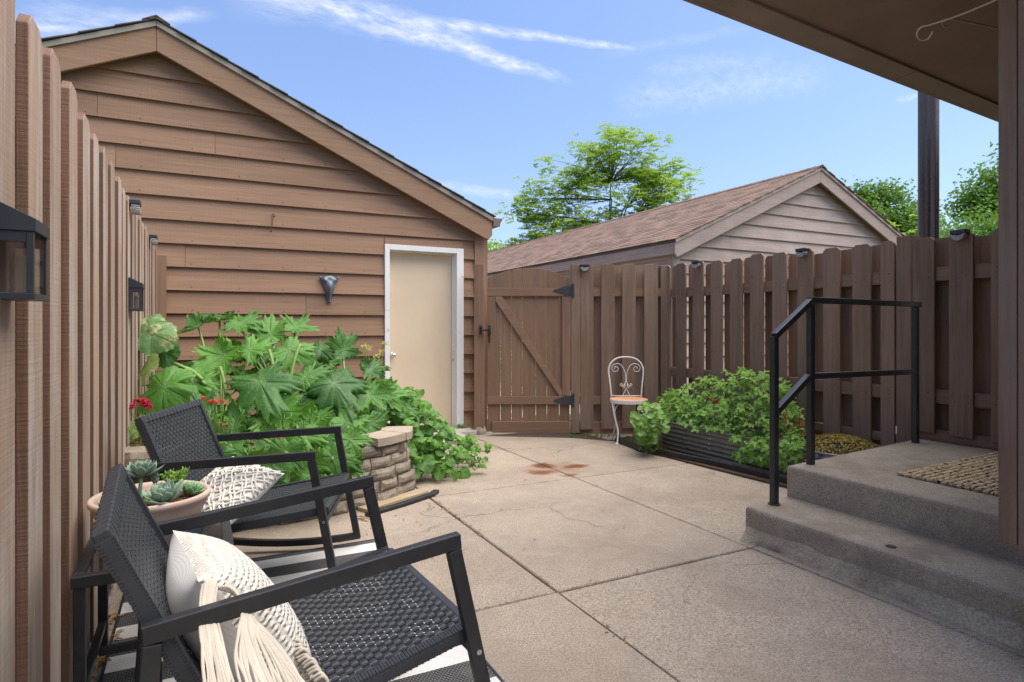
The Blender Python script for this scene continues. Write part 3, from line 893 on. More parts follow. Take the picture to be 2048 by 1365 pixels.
# nail heads
b = MB()
for i, y in enumerate(ys):
    for z in (.66, .70, 1.53, 1.57):
        for dy in (.035, .115):
            p = Vector((4.6485, y + dy + rnd.uniform(-.008, .008), z + rnd.uniform(-.006, .006)))
            b.tube([p, p + Vector((.003, 0, 0))], .0035, 6)
tag(b.build('nail_heads', M['plug'], rf, world=True), kind='stuff')

# gate and diagonal panel stand at right angles to the view, in a local frame
GROT = -YAW
gbase = Vector(GL(.19, 6.82, 0))
gt = thing('garden_gate', 'arched brown plank gate with Z brace and black strap hinges', 'gate', gbase, GROT)
# local x from -.465 (latch side) to .45 (hinge side)
x0g, x1g = -.462, .452
seams = [-.462, -.318, -.198, -.075, .078, .255, .345, .452]
seams = [x0g, -.317, -.195, -.075, .075 - .048, .075, .197, .255 + .0, x1g]
seams = [x0g, -.318, -.196, -.076, .074, .197, .335, x1g]
def arch(x):
    t = (x - (x0g + x1g) / 2) / ((x1g - x0g) / 2)
    return 1.828 - .118 * t * t
b = MB()
for i, (a, c) in enumerate(zip(seams, seams[1:])):
    a += .0022; c -= .0022; N = 6
    top = [(a + (c - a) * k / N, 0, arch(a + (c - a) * k / N)) for k in range(N + 1)]
    p = [(a, 0, .02), (c, 0, .02)] + top[::-1]
    b.prism(p, (0, .02, 0))
b.build('planks', M['gate'], gt, bevel=.002)
b = MB(); b.box(x0g, x0g + .088, -.021, -.0005, .325, 1.51); b.build('stile', M['gate'], gt, bevel=.003)
b = MB(); b.box(x1g - .088, x1g, -.021, -.0005, .412, 1.51); b.build('stile', M['gate'], gt, bevel=.003)
b = MB(); b.box(x0g, x1g, -.023, -.0005, 1.513, 1.603); b.build('upper_rail', M['gate_x'], gt, bevel=.003)
b = MB(); b.box(x0g, x1g, -.023, -.0005, .318, .408); b.build('lower_rail', M['gate_x'], gt, bevel=.003)
b = MB(); b.prism([(-.372, -.022, 1.511), (-.30, -.022, 1.511), (.362, -.022, .47), (.362, -.022, .41), (.335, -.022, .41), (-.372, -.022, 1.46)][::-1], (0, .0195, 0)); b.build('brace', M['gate_x'], gt, bevel=.003)
b = MB(); b.box(x0g + .05, x1g, -.024, -.0005, .005, .13); b.build('kick_board', M['trim_dark'] if 'trim_dark' in M else M['gate_x'], gt, bevel=.003)
for zc in (1.575, .362):
    b = MB()
    b.prism([(.500, -.029, zc - .078), (.500, -.029, zc + .078), (.478, -.029, zc + .078), (.478, -.029, zc + .055), (.40, -.029, zc + .05), (.31, -.029, zc + .018), (.275, -.029, zc + .012), (.268, -.029, zc), (.275, -.029, zc - .012), (.31, -.029, zc - .018), (.40, -.029, zc - .05), (.478, -.029, zc - .055), (.478, -.029, zc - .078)], (0, .0055, 0))
    b.tube([(.478, -.033, zc - .08), (.478, -.033, zc + .08)], .008, 8)
    for dx, dz in ((.30, 0), (.37, .018), (.37, -.018), (.44, .03), (.44, -.03), (.49, .05), (.49, -.05)):
        b.tube([(dx, -.034, zc + dz), (dx, -.028, zc + dz)], .008, 6)
    b.build('hinge', M['hinge'], gt, bevel=.0015)
b = MB()
b.box(-.55, -.52, -.045, -.03, 1.09, 1.19); b.box(-.46, -.425, -.036, -.024, 1.09, 1.19)
b.bar((-.545, -.05, 1.137), (-.43, -.05, 1.137), .014, .016)
b.tube([(-.442, -.025, 1.155), (-.442, -.075, 1.15), (-.442, -.08, 1.10), (-.440, -.055, 1.04), (-.44, -.05, 1.00)], [.012, .014, .011, .009, .012], 8)
b.tube([(-.46, -.08, 1.16), (-.425, -.08, 1.16)], .009, 8)
b.tube([(-.442, -.05, 1.14), (-.442, -.09, 1.14)], .018, 10)
b.tube([(-.53, -.05, 1.15), (-.53, -.07, 1.17), (-.53, -.06, 1.19)], .008, 6)
b.build('latch', M['iron'], gt, bevel=.0015)

# post at latch side, on the garage corner
gp0 = thing('gate_post', 'brown square gate post fixed to the garage corner, holding the latch', 'post', GL(-.365, 6.86, 0), GROT)
b = MB(); b.box(-.055, .055, -.055, .055, .06, 1.872); b.build('shaft', M['gate'], gp0, bevel=.005)
b = MB(); b.lathe([(.085, -.06), (.08, .02), (.062, .065), (.03, .072)], n=9, cap=True); b.build('footing', M['stone'], gp0)

pf = thing('fence_panel', 'short brown board fence panel between the gate hinges and the corner', 'fence', GL(1.2, 6.84, 0), GROT)
b = MB(); b.box(-.546, -.452, -.045, .05, .0, 1.868); b.build('post', M['fence'], pf, bevel=.004)
b = MB(); b.box(.455, .545, -.0, .09, .0, 1.862); b.build('post', M['fence'], pf, bevel=.004)
b = MB(); bk = MB()
for xa, xb in ((-.446, -.297), (-.212, -.062), (.020, .172), (.265, .415)):
    picket(b, xa, xb, -.03, -.010, .045 + rnd.uniform(-.008, .008), 1.868 + rnd.uniform(-.006, .008), .022, 'x')
for xa, xb in ((-.35, -.19), (-.10, .055), (.13, .30), (.36, .45)):
    picket(bk, xa, xb, .046, .066, .045, 1.862, .022, 'x')
b.build('front_pickets', M['fence'], pf, bevel=.003)
bk.build('rear_pickets', M['fence'], pf)
for z in (.315, 1.515):
    b = MB(); b.box(-.45, .453, -.0095, .0455, z, z + .09); b.build('rail', M['gate_x'], pf)
b = MB(); b.box(-.45, .453, .0, .04, -.01, .12); b.build('kick_board', M['gate_x'], pf)

# ------------------------------------------------------------------ solar cap lights on the fence tops
def cap_light(loc, rz, label, rib=True):
    t = thing('solar_light', label, 'solar light', Vector(loc) - Vector((0, 0, .016)), rz, 'solar lights on the fence tops')
    t.scale = (.86, .9, .86)
    b = MB()       # local: board is behind (+y), light hangs on the -y face
    b.box(-.058, .058, -.052, .026, .0, .034)
    b.build('cap', M['lantern'], t, bevel=.006)
    b = MB()
    N = 14
    rings = []
    for d, k in ((-.050, .92), (-.03, 1.0), (-.005, 1.0)):
        r = []
        for i in range(N * 2 + 1):
            a = math.pi * i / (N * 2)
            rr_ = (.054 + (.004 if i % 2 else -.002)) * k
            r.append(b.vert((math.cos(a) * rr_, d, -.001 - math.sin(a) * rr_)))
        rings.append(r)
    for a_, c_2 in zip(rings, rings[1:]):
        for i in range(N * 2): b.face(a_[i], a_[i + 1], c_2[i + 1], c_2[i])
    ctr = b.vert((0, -.043, -.012))
    for i in range(N * 2): b.face(rings[0][i + 1], rings[0][i], ctr)
    b.build('lens', M['clear'], t)
    return t
cap_light(Vector(GL(.80, 6.80, 1.852)), GROT, 'round black-capped light on the board just right of the gate post')
cap_light((4.645, 4.825, 1.848), R(90 + 180), 'small shell light on the fence top, second from the gate')
cap_light((4.645, 3.57, 1.835), R(270), 'ribbed shell light on the fence top above the middle of the planter')
cap_light((4.645, 2.345, 1.822), R(270), 'large ribbed shell light on the fence top near the house post')
cap_light((-.33, 4.02, 1.865), R(90), 'clear shell light atop the left fence, nearer of the two')
cap_light((-.33, 5.62, 1.885), R(90), 'clear shell light atop the left fence, farther one beside the siding')

# ------------------------------------------------------------------ lanterns on the left fence
def lantern(y, z, label, wdt=.12):
    t = thing('wall_lantern', label, 'lantern', (-.334, y, z), 0, 'lanterns on the left fence')
    D, Wd, Hh = .062, wdt, .172     # depth out from the fence (x), width (y), height
    b = MB()
    # sloped roof
    b.prism([(0, -Wd / 2, Hh), (0, Wd / 2, Hh), (0, Wd / 2, Hh - .035), (0, -Wd / 2, Hh - .035)], (.001, 0, 0))
    b.hexa([(0, -Wd / 2 - .003, Hh - .045), (D + .004, -Wd / 2 - .003, Hh - .045), (D + .004, Wd / 2 + .003, Hh - .045), (0, Wd / 2 + .003, Hh - .045),
            (0, -Wd / 2 - .003, Hh + .012), (D + .004, -Wd / 2 - .003, Hh - .022), (D + .004, Wd / 2 + .003, Hh - .022), (0, Wd / 2 + .003, Hh + .012)])
    b.build('roof', M['lantern'], t, bevel=.002)
    b = MB()
    e = .011
    for x in (e / 2, D - e / 2):
        for yy in (-Wd / 2 + e / 2, Wd / 2 - e / 2):
            b.box(x - e / 2, x + e / 2, yy - e / 2, yy + e / 2, .0125, Hh - .0455)
    b.box(-.0, D + .002, -Wd / 2 - .001, Wd / 2 + .001, 0, .012)
    b.box(.0, .002, -Wd / 2 + .012, Wd / 2 - .012, .013, Hh - .046)
    for yy in (-Wd / 2 + .004, Wd / 2 - .004):
        b.box(e + .0005, D - e - .0005, yy - .004, yy + .004, Hh - .066, Hh - .0455)
    b.build('frame', M['lantern'], t, bevel=.001)
    b = MB()
    for yy in (-Wd / 2 + .003, Wd / 2 - .003):
        b.box(e, D - e, yy - .001, yy + .001, .012, Hh - .046)
    b.box(D - .004, D - .002, -Wd / 2 + e, Wd / 2 - e, .012, Hh - .046)
    b.build('pane', M['pane'], t)
    b = MB(); b.box(.022, .042, -.012, .012, .0125, .085); b.build('lamp', M['drip'], t, bevel=.003)
    return t
lantern(1.485, 1.222, 'black box lantern on the near fence boards, cut by the left frame edge')
lantern(3.99, 1.260, 'small black box lantern on the left fence above the squash leaves')

# ------------------------------------------------------------------ house corner, porch roof
hs = thing('house', 'brown house corner and deep porch roof overhanging the top right', 'house', (4.5, -.5, 0))
HX, HYc = 2.445, 1.10
b = MB()
b.box(HX + .02, 9, -3.0, HYc - .002, .45, 2.75)
b.build('wall', M['house'], hs, world=True)
b = MB()
b.box(HX, HX + .0195, HYc - .034, HYc + .02, .436, 2.6); b.box(HX - .0, HX + .0195, HYc - .20, HYc - .037, .425, 2.6)
b.box(HX + .02, HX + .10, HYc - .001, HYc + .02, .436, 2.6)
b.build('corner_trim', M['house'], hs, world=True, bevel=.004)
b = MB()
yy = HYc - .205
for i in range(12):
    b.box(HX + .002, HX + .0195, yy - .16, yy - .004, .425, 2.6); yy -= .164
b.build('cladding', M['house'], hs, world=True, bevel=.003)
b = MB(); b.box(HX + .055, 9, -3, HYc - .05, -.1, .4495); b.build('foundation', M['house'], hs, world=True)
# roof soffit: edge line follows (1.97,2.05)..(5.06,2.27)
k_ = (2.27 - 2.05) / (5.06 - 1.97)
def ey_(x): return 2.05 + k_ * (x - 1.97)
b = MB()
xa, xb = 1.87, 9.0
b.prism([(xa, -1.0, 2.602), (xb, -1.0, 2.602), (xb, ey_(xb) - .03, 2.602), (xa, ey_(xa) - .03, 2.602)], (0, 0, .05))
b.build('soffit', M['soffit'], hs, world=True)
b = MB()
b.prism([(xa, ey_(xa) - .029, 2.59), (xb, ey_(xb) - .029, 2.59), (xb, ey_(xb), 2.59), (xa, ey_(xa), 2.59)], (0, 0, .19))
b.prism([(xa, ey_(xa) + .0005, 2.66), (xb, ey_(xb) + .0005, 2.66), (xb, ey_(xb) + .03, 2.66), (xa, ey_(xa) + .03, 2.66)], (0, 0, .14))
b.build('fascia', M['fascia'], hs, world=True, bevel=.003)
b = MB()
for a_, c2 in ((xa, 3.55), (3.556, xb)):
    b.prism([(a_, ey_(a_) - .15, 2.588), (c2, ey_(c2) - .15, 2.588), (c2, ey_(c2) - .031, 2.588), (a_, ey_(a_) - .031, 2.588)], (0, 0, .0135))
b.build('soffit_trim', M['fascia'], hs, world=True, bevel=.003)
b = MB()
b.hexa([(xa, -1, 2.66), (xb, -1, 2.66), (xb, ey_(xb) - .032, 2.66), (xa, ey_(xa) - .032, 2.66), (xa, -1, 3.6), (xb, -1, 3.6), (xb, ey_(xb) + .04, 2.83), (xa, ey_(xa) + .04, 2.83)])
b.build('roof', M['shingle'], hs, world=True)

# curly plant hooks under the soffit
hk = thing('plant_hook', 'thin curly metal plant hook under the porch ceiling, longer one', 'hook', (3.0, 1.55, 2.55), 0, 'curly hooks under the porch')
def on_plane_z(px, py, z):
    d = direction(px, py); t = (z - EYE) / d.z
    return Vector((d.x * t, d.y * t, z))
def curl(points, z, r, dz=0.0):
    return [on_plane_z(px, py, z - dz * i) for i, (px, py) in enumerate(points)]
def spl(pts, n=8):
    """Catmull-Rom through the points"""
    pts = [Vector(p) for p in pts]; out = []
    P = [pts[0]] + pts + [pts[-1]]
    for i in range(1, len(P) - 2):
        for k in range(n):
            t = k / n
            out.append(.5 * ((2 * P[i]) + (-P[i - 1] + P[i + 1]) * t + (2 * P[i - 1] - 5 * P[i] + 4 * P[i + 1] - P[i + 2]) * t * t + (-P[i - 1] + 3 * P[i] - 3 * P[i + 1] + P[i + 2]) * t ** 3))
    out.append(pts[-1]); return out
b = MB()
b.tube(spl(curl([(2010, -8), (1960, 14), (1910, 34), (1860, 50), (1842, 55), (1834, 66), (1836, 76), (1844, 81), (1856, 78), (1865, 64)], 2.52, 0)), .0035, 6)
o = b.build('arm', M['linen'], hk, smooth=True, world=True)
hk2 = thing('plant_hook', 'thin curly metal plant hook under the porch ceiling, shorter one', 'hook', (3.2, 1.5, 2.55), 0, 'curly hooks under the porch')
b = MB()
b.tube(spl(curl([(2030, 64), (1980, 54), (1930, 43), (1900, 38), (1888, 40), (1885, 47), (1890, 54), (1900, 52)], 2.54, 0)), .0045, 6)
b.build('arm', M['drip'], hk2, smooth=True, world=True)

# downspout beyond the fence
ds = MB()
prof = []
N = 40
for i in range(N):
    a = 2 * math.pi * i / N
    r = .068 + .004 * math.cos(a * 10)
    sq = max(abs(math.cos(a)), abs(math.sin(a))) ** -.5
    prof.append((math.cos(a) * r * sq, math.sin(a) * r * sq))
ds.prism([(x, y, 0) for x, y in prof], (0, 0, 3.4))
o = ds.build('downspout', M['spout'], smooth=False)
o.location = (5.2, 2.86, 0); o.rotation_euler = (0, 0, .4)
tag(o, 'tall dark brown fluted downspout rising behind the right fence', 'downspout')

# ------------------------------------------------------------------ steps
st = thing('concrete_steps', 'two worn concrete steps with a broad landing at the house door', 'steps', (3.8, 1.6, 0))
def step_block(name, x0, y0, x1, y1, z0, z1, mat, skew=.095, n=60):
    """a cast block with rounded nosing and slightly chipped edges; left face x0, far side y1"""
    b = MB()
    y0_ = y0
    prof = [(0, z0), (.0, z1 - .02), (.004, z1 - .008), (.012, z1 - .002), (.026, z1)]
    cols = []
    N = 70
    for i in range(N + 1):
        t = i / N
        y = y0 + (y1 - y0) * t
        col = []
        for k, (dx, z) in enumerate(prof):
            w = .004 * noise.noise(Vector((y * 9, z * 9, 5))) + (.006 * max(0, noise.noise(Vector((y * 14, 2, 7))) - .15) if k >= 1 else 0)
            x = x0 + dx + w
            yy2 = min(y, y1 - (0 if k < 2 else dx * .6))
            col.append(b.vert((x, yy2, z - (.002 * abs(noise.noise(Vector((y * 20, 1, 1)))) if k > 1 else 0))))
        col.append(b.vert((x1, min(y, y1) + (skew * (x1 - x0) if i == N else 0), z1)))
        col.append(b.vert((x1, min(y, y1) + (skew * (x1 - x0) if i == N else 0), z0)))
        cols.append(col)
    for a, c in zip(cols, cols[1:]):
        for k in range(len(a) - 1): b.face(a[k + 1], a[k], c[k], c[k + 1])
    b.face(*cols[0]); b.face(*reversed(cols[-1]))
    return b.build(name, mat, st, world=True)
step_block('lower_step', 2.705, .0, 3.30, 2.445, -.03, .18, M['steps'])
step_block('landing', 3.075, .0, 4.652, 2.475, -.03, .362, M['steps'])
# mortar skirt at the foot
b = MB()
N = 160; rows = []
for i in range(N + 1):
    y = 0 + 2.44 * i / N
    w1 = .022 + .035 * noise.noise(Vector((y * 3, 0, 9))) + .022 * noise.noise(Vector((y * 11, 0, 2)))
    rows.append([b.vert((2.712, y, .085 + .018 * noise.noise(Vector((y * 5, 3, 1))))), b.vert((2.693 + .004 * noise.noise(Vector((y * 15, 3, 1))), y, .05)), b.vert((2.675 + .006 * noise.noise(Vector((y * 13, 9, 1))), y, .022)), b.vert((2.705 - w1 - .03 + .02 * i / N, y, .0065)), b.vert((2.705 - w1 - .04 + .02 * i / N, y, -.01))])
for a, c in zip(rows, rows[1:]):
    for k in range(4): b.face(a[k], a[k + 1], c[k + 1], c[k])
b.build('mortar_skirt', M['mortar'], st, world=True, smooth=True)
b = MB()
p = on_plane_z(1782, 1093, .1815); b.lathe([(.0, .002), (.02, .002), (.023, 0)], (p.x, p.y, .181), 14)
b.build('plug', M['plug'], st, world=True)

# doormat, braided rows
dm = MB()
mx0, my1 = 3.40, 2.03
for i in range(21):
    yy = my1 - .012 - i * .037 
    pts = []
    N = 40
    for k in range(N + 1):
        x = mx0 + 1.12 * k / N
        pts.append((x, yy + .05 * (x - mx0) + .0035 * math.sin(k * 2.2 + i), .372 + .002 * math.sin(k * 2.2 + i * 1.7)))
    n0 = len(dm.v)
    dm.tube(pts, .0185, 6)
    for q in range(n0, len(dm.v)):
        v_ = dm.v[q]; dm.v[q] = (v_[0], v_[1], .3705 + (v_[2] - .372) * .45)
o = dm.build('doormat', M['jute'], smooth=True)
tag(o, 'braided jute doormat flecked with black on the landing', 'doormat')

# handrail
hr = thing('handrail', 'black square-tube iron handrail bolted to the concrete steps', 'railing', (2.87, 2.39, .18))
T = .036
A0, A1 = Vector((2.868, 2.392, .175)), Vector((2.868, 2.392, 1.12))
B0, B1 = Vector((3.222, 2.43, .355)), Vector((3.222, 2.43, 1.312))
C0, C1 = Vector((4.47, 2.545, .355)), Vector((4.47, 2.545, 1.312))
def post(p, q):
    b = MB(); b.bar(p, q, T, T, (c_, -s_ * 0, 0)); b.build('post', M['rail'], hr, world=True, bevel=.003)
post(A0, A1); post(B0, B1); post(C0, C1)
for nm, p, q in (('top_rail', A1 + Vector((0, 0, .0)), B1 + Vector((-.002, 0, .012))), ('top_rail', B1 + Vector((-.01, 0, .018)), C1 + Vector((.05, .004, .018))),
                 ('middle_rail', Vector((2.888, 2.394, .70)), Vector((3.204, 2.428, .882))), ('middle_rail', Vector((3.2405, 2.432, .882)), Vector((4.4515, 2.543, .86)))):
    b = MB(); b.bar(p, q, T * .98, T * .98); b.build(nm, M['rail'], hr, world=True, bevel=.003)
b = MB(); b.tube([A0, A0 + Vector((0, 0, .012))], .034, 12); b.build('base_plate', mat_metal('rusty_base', (.12, .055, .025), .8, 0, .3, .4), hr, world=True)

# ------------------------------------------------------------------ small things on the garage wall
b = MB()
SK = [  # z (up), half width, depth
    (.140, .030, .030), (.134, .062, .045), (.118, .088, .055), (.100, .094, .060), (.085, .088, .064), (.060, .078, .070), (.035, .074, .072), (.010, .060, .070),
    (-.020, .047, .064), (-.050, .038, .056), (-.080, .031, .048), (-.105, .027, .040), (-.125, .024, .034), (-.142, .020, .026)]
rings = []
NS = 28
for z, hw, dp in SK:
    r = []
    for i in range(NS + 1):
        a = math.pi * i / NS
        x = -math.cos(a) * hw; y = -(math.sin(a) ** .8) * dp
        # eye sockets
        for sgn in (-1, 1):
            dd = math.hypot((x - sgn * .056) / .022, (z - .045) / .024)
            if dd < 1.2: y += .035 * (1.2 - dd) / 1.2
            # brow above
            d2 = math.hypot((x - sgn * .06) / .03, (z - .09) / .022)
            if d2 < 1: y -= .018 * (1 - d2)
            d3 = math.hypot((x - sgn * .012) / .011, (z + .10) / .04)
            if d3 < 1: y += .02 * (1 - d3)
        y -= .010 * math.exp(-(x / .012) ** 2) * (1 if z < .02 else .3)
        y += .010 * math.exp(-((x) / .02) ** 2) * math.exp(-((z - .085) / .03) ** 2)
        r.append(b.vert((x, min(y, .002), z)))
    rings.append(r)
for a, c in zip(rings, rings[1:]):
    for i in range(NS): b.face(a[i], c[i], c[i + 1], a[i + 1])
b.face(*rings[0][::-1]); b.face(*rings[-1])
for sgn in (-1, 1):     # horn stubs and snout tips
    b.tube([(sgn * .075, -.02, .112), (sgn * .098, -.022, .122), (sgn * .108, -.02, .114)], [.016, .014, .009], 10)
    b.tube([(sgn * .012, -.02, -.13), (sgn * .013, -.02, -.150), (sgn * .012, -.018, -.156)], [.011, .009, .005], 8)
o = b.build('skull_ornament', M['skull'], smooth=True)
md = o.modifiers.new('s', 'SUBSURF'); md.levels = 1; md.render_levels = 1
o.location = (1.205, YW - .028, 1.568); o.scale = (.95, 1, .95)
tag(o, 'dark metallic animal skull ornament hung on the brown siding left of the door', 'ornament')

b = MB()
b.tube(spl([(.012, -.012, .09), (.020, -.035, .088), (.002, -.055, .072), (-.002, -.06, .03), (-.006, -.058, -.03), (-.012, -.05, -.075), (-.02, -.04, -.085)]), .006, 7)
b.box(.004, .026, -.012, -.002, .075, .105)
o = b.build('wall_hook', mat_metal('rusty_hook', (.16, .09, .06), .6, .3, .2), smooth=True)
o.location = (.655, YW - .02, 2.19)
tag(o, 'bent rusty iron hook on the brown siding above the squash', 'hook')

# ------------------------------------------------------------------ paving beside the door
b = MB()
b.prism([(2.02, 5.72, -.01), (2.50, 5.70, -.01), (2.52, 6.20, -.01), (2.06, 6.22, -.01)], (0, 0, .05))
o = b.build('stepping_stone', M['slabstone'], bevel=.008)
tag(o, 'pale square paver lying on the patio before the cream door', 'paver')
b = MB()
b.prism([(1.80, 6.22, -.02), (2.75, 6.22, -.02), (2.75, 6.46, -.02), (1.80, 6.46, -.02)], (0, 0, .05))
tag(b.build('door_step', M['slabstone'], bevel=.006), 'low concrete sill slab at the foot of the cream door', 'slab')

# ------------------------------------------------------------------ rug
b = MB(); b.box(-.284, .888, 1.0, 3.328, .005, .0125)
rg = b.build('rug', M['rug'], bevel=.002)
tag(rg, 'black and off-white striped woven outdoor rug under the chairs', 'rug')
b = MB()
for (x0, x1, y0, y1) in ((-.288, -.278, 1.0, 3.332), (.882, .892, 1.0, 3.332), (-.277, .881, 3.324, 3.332)): b.box(x0, x1, y0, y1, .0045, .0145)
b.build('binding', M['plastic'], rg)

# ------------------------------------------------------------------ rocking chairs
CW, AR, AL, AF, LB = .665, .603, .635, .636, .740
TX, TZ, SX, SZ, JX, JZ = -.064, .771, .681, .379, .133, .289
def weave(p0, p1, half, sag, pitch=.0178, thick=.0028, seed=0, extra=None):
    """a woven sheet between two profile points (x,z), spanning -half..half in y"""
    b = MB()
    P = Vector((p0[0], 0, p0[1])); Q = Vector((p1[0], 0, p1[1])); D = Q - P; L = D.length; D.normalize()
    Nn = Vector((0, 1, 0)).cross(D).normalized() * -1
    if Nn.z < 0 and abs(Nn.z) > .5: Nn = -Nn
    na = int(L / pitch); nb_ = int(2 * half / pitch)
    pa = L / na; pb = 2 * half / nb_
    def pos(s, y, h):
        t = s / L; u = y / half
        sg = -sag * (4 * t * (1 - t)) * (1 - u * u * .6)
        return P + D * s + Vector((0, y, 0)) + Nn * (h + sg)
    h = .0017
    # cross strips (run along y) at each s
    for i in range(na):
        s0 = (i + .04) * pa; s1 = (i + .96) * pa; prev = None
        for j in range(nb_):
            up = ((i + j) // 1) % 2
            hh = h if up else -h
            for f in (.15, .85):
                y = -half + (j + f) * pb
                cur = (b.vert(pos(s0, y, hh)), b.vert(pos((s0 + s1) / 2, y, hh + .0006)), b.vert(pos(s1, y, hh)))
                if prev:
                    b.face(prev[0], cur[0], cur[1], prev[1]); b.face(prev[1], cur[1], cur[2], prev[2])
                prev = cur
    for j in range(nb_):
        y0 = -half + (j + .2) * pb; y1 = -half + (j + .8) * pb; prev = None
        for i in range(na):
            up = ((i + j) // 1) % 2
            hh = -h if up else h
            for f in (.12, .88):
                s = (i + f) * pa
                cur = (b.vert(pos(s, y0, hh)), b.vert(pos(s, y1, hh)))
                if prev: b.face(prev[1], cur[1], cur[0], prev[0])
                prev = cur
    return b
def make_chair(label, loc, rz, pitch=0):
    t = thing('rocking_chair', label, 'rocking chair', loc, rz, 'black wicker rocking chairs')
    if pitch: t.rotation_euler = (0, -pitch, rz)
    w = CW / 2
    for s in (-1, 1):
        y = s * w
        b = MB(); b.sweep([(-.012, y, AR - .0195), (AL + .011, y, AF - .018)], .026, .036); b.build('armrest', M['black'], t, bevel=.0025)
        b = MB(); b.sweep([(AL - .006, y, AF - .037), (LB - .012, y, .063)], .026, .034); b.build('front_leg', M['black'], t, bevel=.0025)
        b = MB(); b.sweep([(.004, y, AR - .038), (-.045, y, .098)], .026, .034); b.build('rear_leg', M['black'], t, bevel=.0025)
        b = MB(); pts = []
        for k in range(17):
            x = -.064 + (LB + .07) * k / 16
            pts.append((x, y, .030 + .22 * (x - .40) ** 2))
        b.sweep(pts, .026, .034); b.build('rocker', M['black'], t, bevel=.0025)
        b = MB(); b.tube([(AL + .045, y - s * .012, SZ - .04), (AL + .045, y + s * .016, SZ - .04)], .007, 8); b.build('bolt', M['steel'], t)
    hw = w - .030
    b = MB()
    for s in (-1, 1):
        y = s * (hw + .0)
        b.sweep([(TX, y, TZ), (JX, y, JZ)], .03, .026)
        b.sweep([(JX + .005, y, JZ), (SX, y, SZ)], .03, .026)
    b.bar((TX, -hw, TZ), (TX, hw, TZ), .026, .026); b.bar((SX, -hw, SZ), (SX, hw, SZ), .026, .026)
    b.bar((JX, -hw, JZ - .01), (JX, hw, JZ - .01), .02, .02)
    b.bar((AL + .045, -w + .013, SZ - .045), (AL + .045, w - .013, SZ - .045), .022, .022)
    b.bar((.005, -w + .013, .36), (.005, w - .013, .36), .022, .022)
    b.build('seat_frame', M['wicker'], t, bevel=.005)
    b = weave((JX, JZ + .012), (SX - .012, SZ + .012), hw - .008, .012); b.build('seat', M['wicker'], t)
    b = weave((TX + .012, TZ - .01), (JX + .012, JZ), hw - .008, .012)
    b.build('backrest', M['wicker'], t)
    # wrapped top edge of the back
    b = MB(); nb_ = 36
    for k in range(nb_):
        y0 = -hw - .012 + (2 * hw + .024) * k / nb_; y1 = y0 + (2 * hw + .024) / nb_ * .9
        tz = .017 if k % 2 else .0155
        d = Vector((TX - JX, 0, TZ - JZ)).normalized()
        c0 = Vector((TX, 0, TZ)) + d * .0
        b.bar(c0 + Vector((0, y0, 0)), c0 + Vector((0, y1, 0)), tz * 2, tz * 2, d)
    b.build('edge_wrap', M['wicker'], t, bevel=.004)
    for s in (-1, 1):
        b = MB()
        for (pa, pb) in (((TX, TZ), (JX, JZ)), ((JX, JZ), (SX, SZ))):
            P = Vector((pa[0], s * hw, pa[1])); Q = Vector((pb[0], s * hw, pb[1])); L = (Q - P).length; D = (Q - P) / L
            m = int(L / .0075)
            for k in range(m):
                b.bar(P + D * (k + .08) * L / m, P + D * (k + .92) * L / m, .033 + .0012 * (k % 2), .029 + .0012 * (k % 2), (0, 1, 0))
        b.build('edge_wrap', M['wicker'], t)
    return t
ch1 = make_chair('near black wicker rocking chair with the fringed cream pillow', (-.075, 1.672, .012), .060, .045)
ch2 = make_chair('farther black wicker rocking chair beside the squash bed', (-.046, 3.22, .012), -.355)

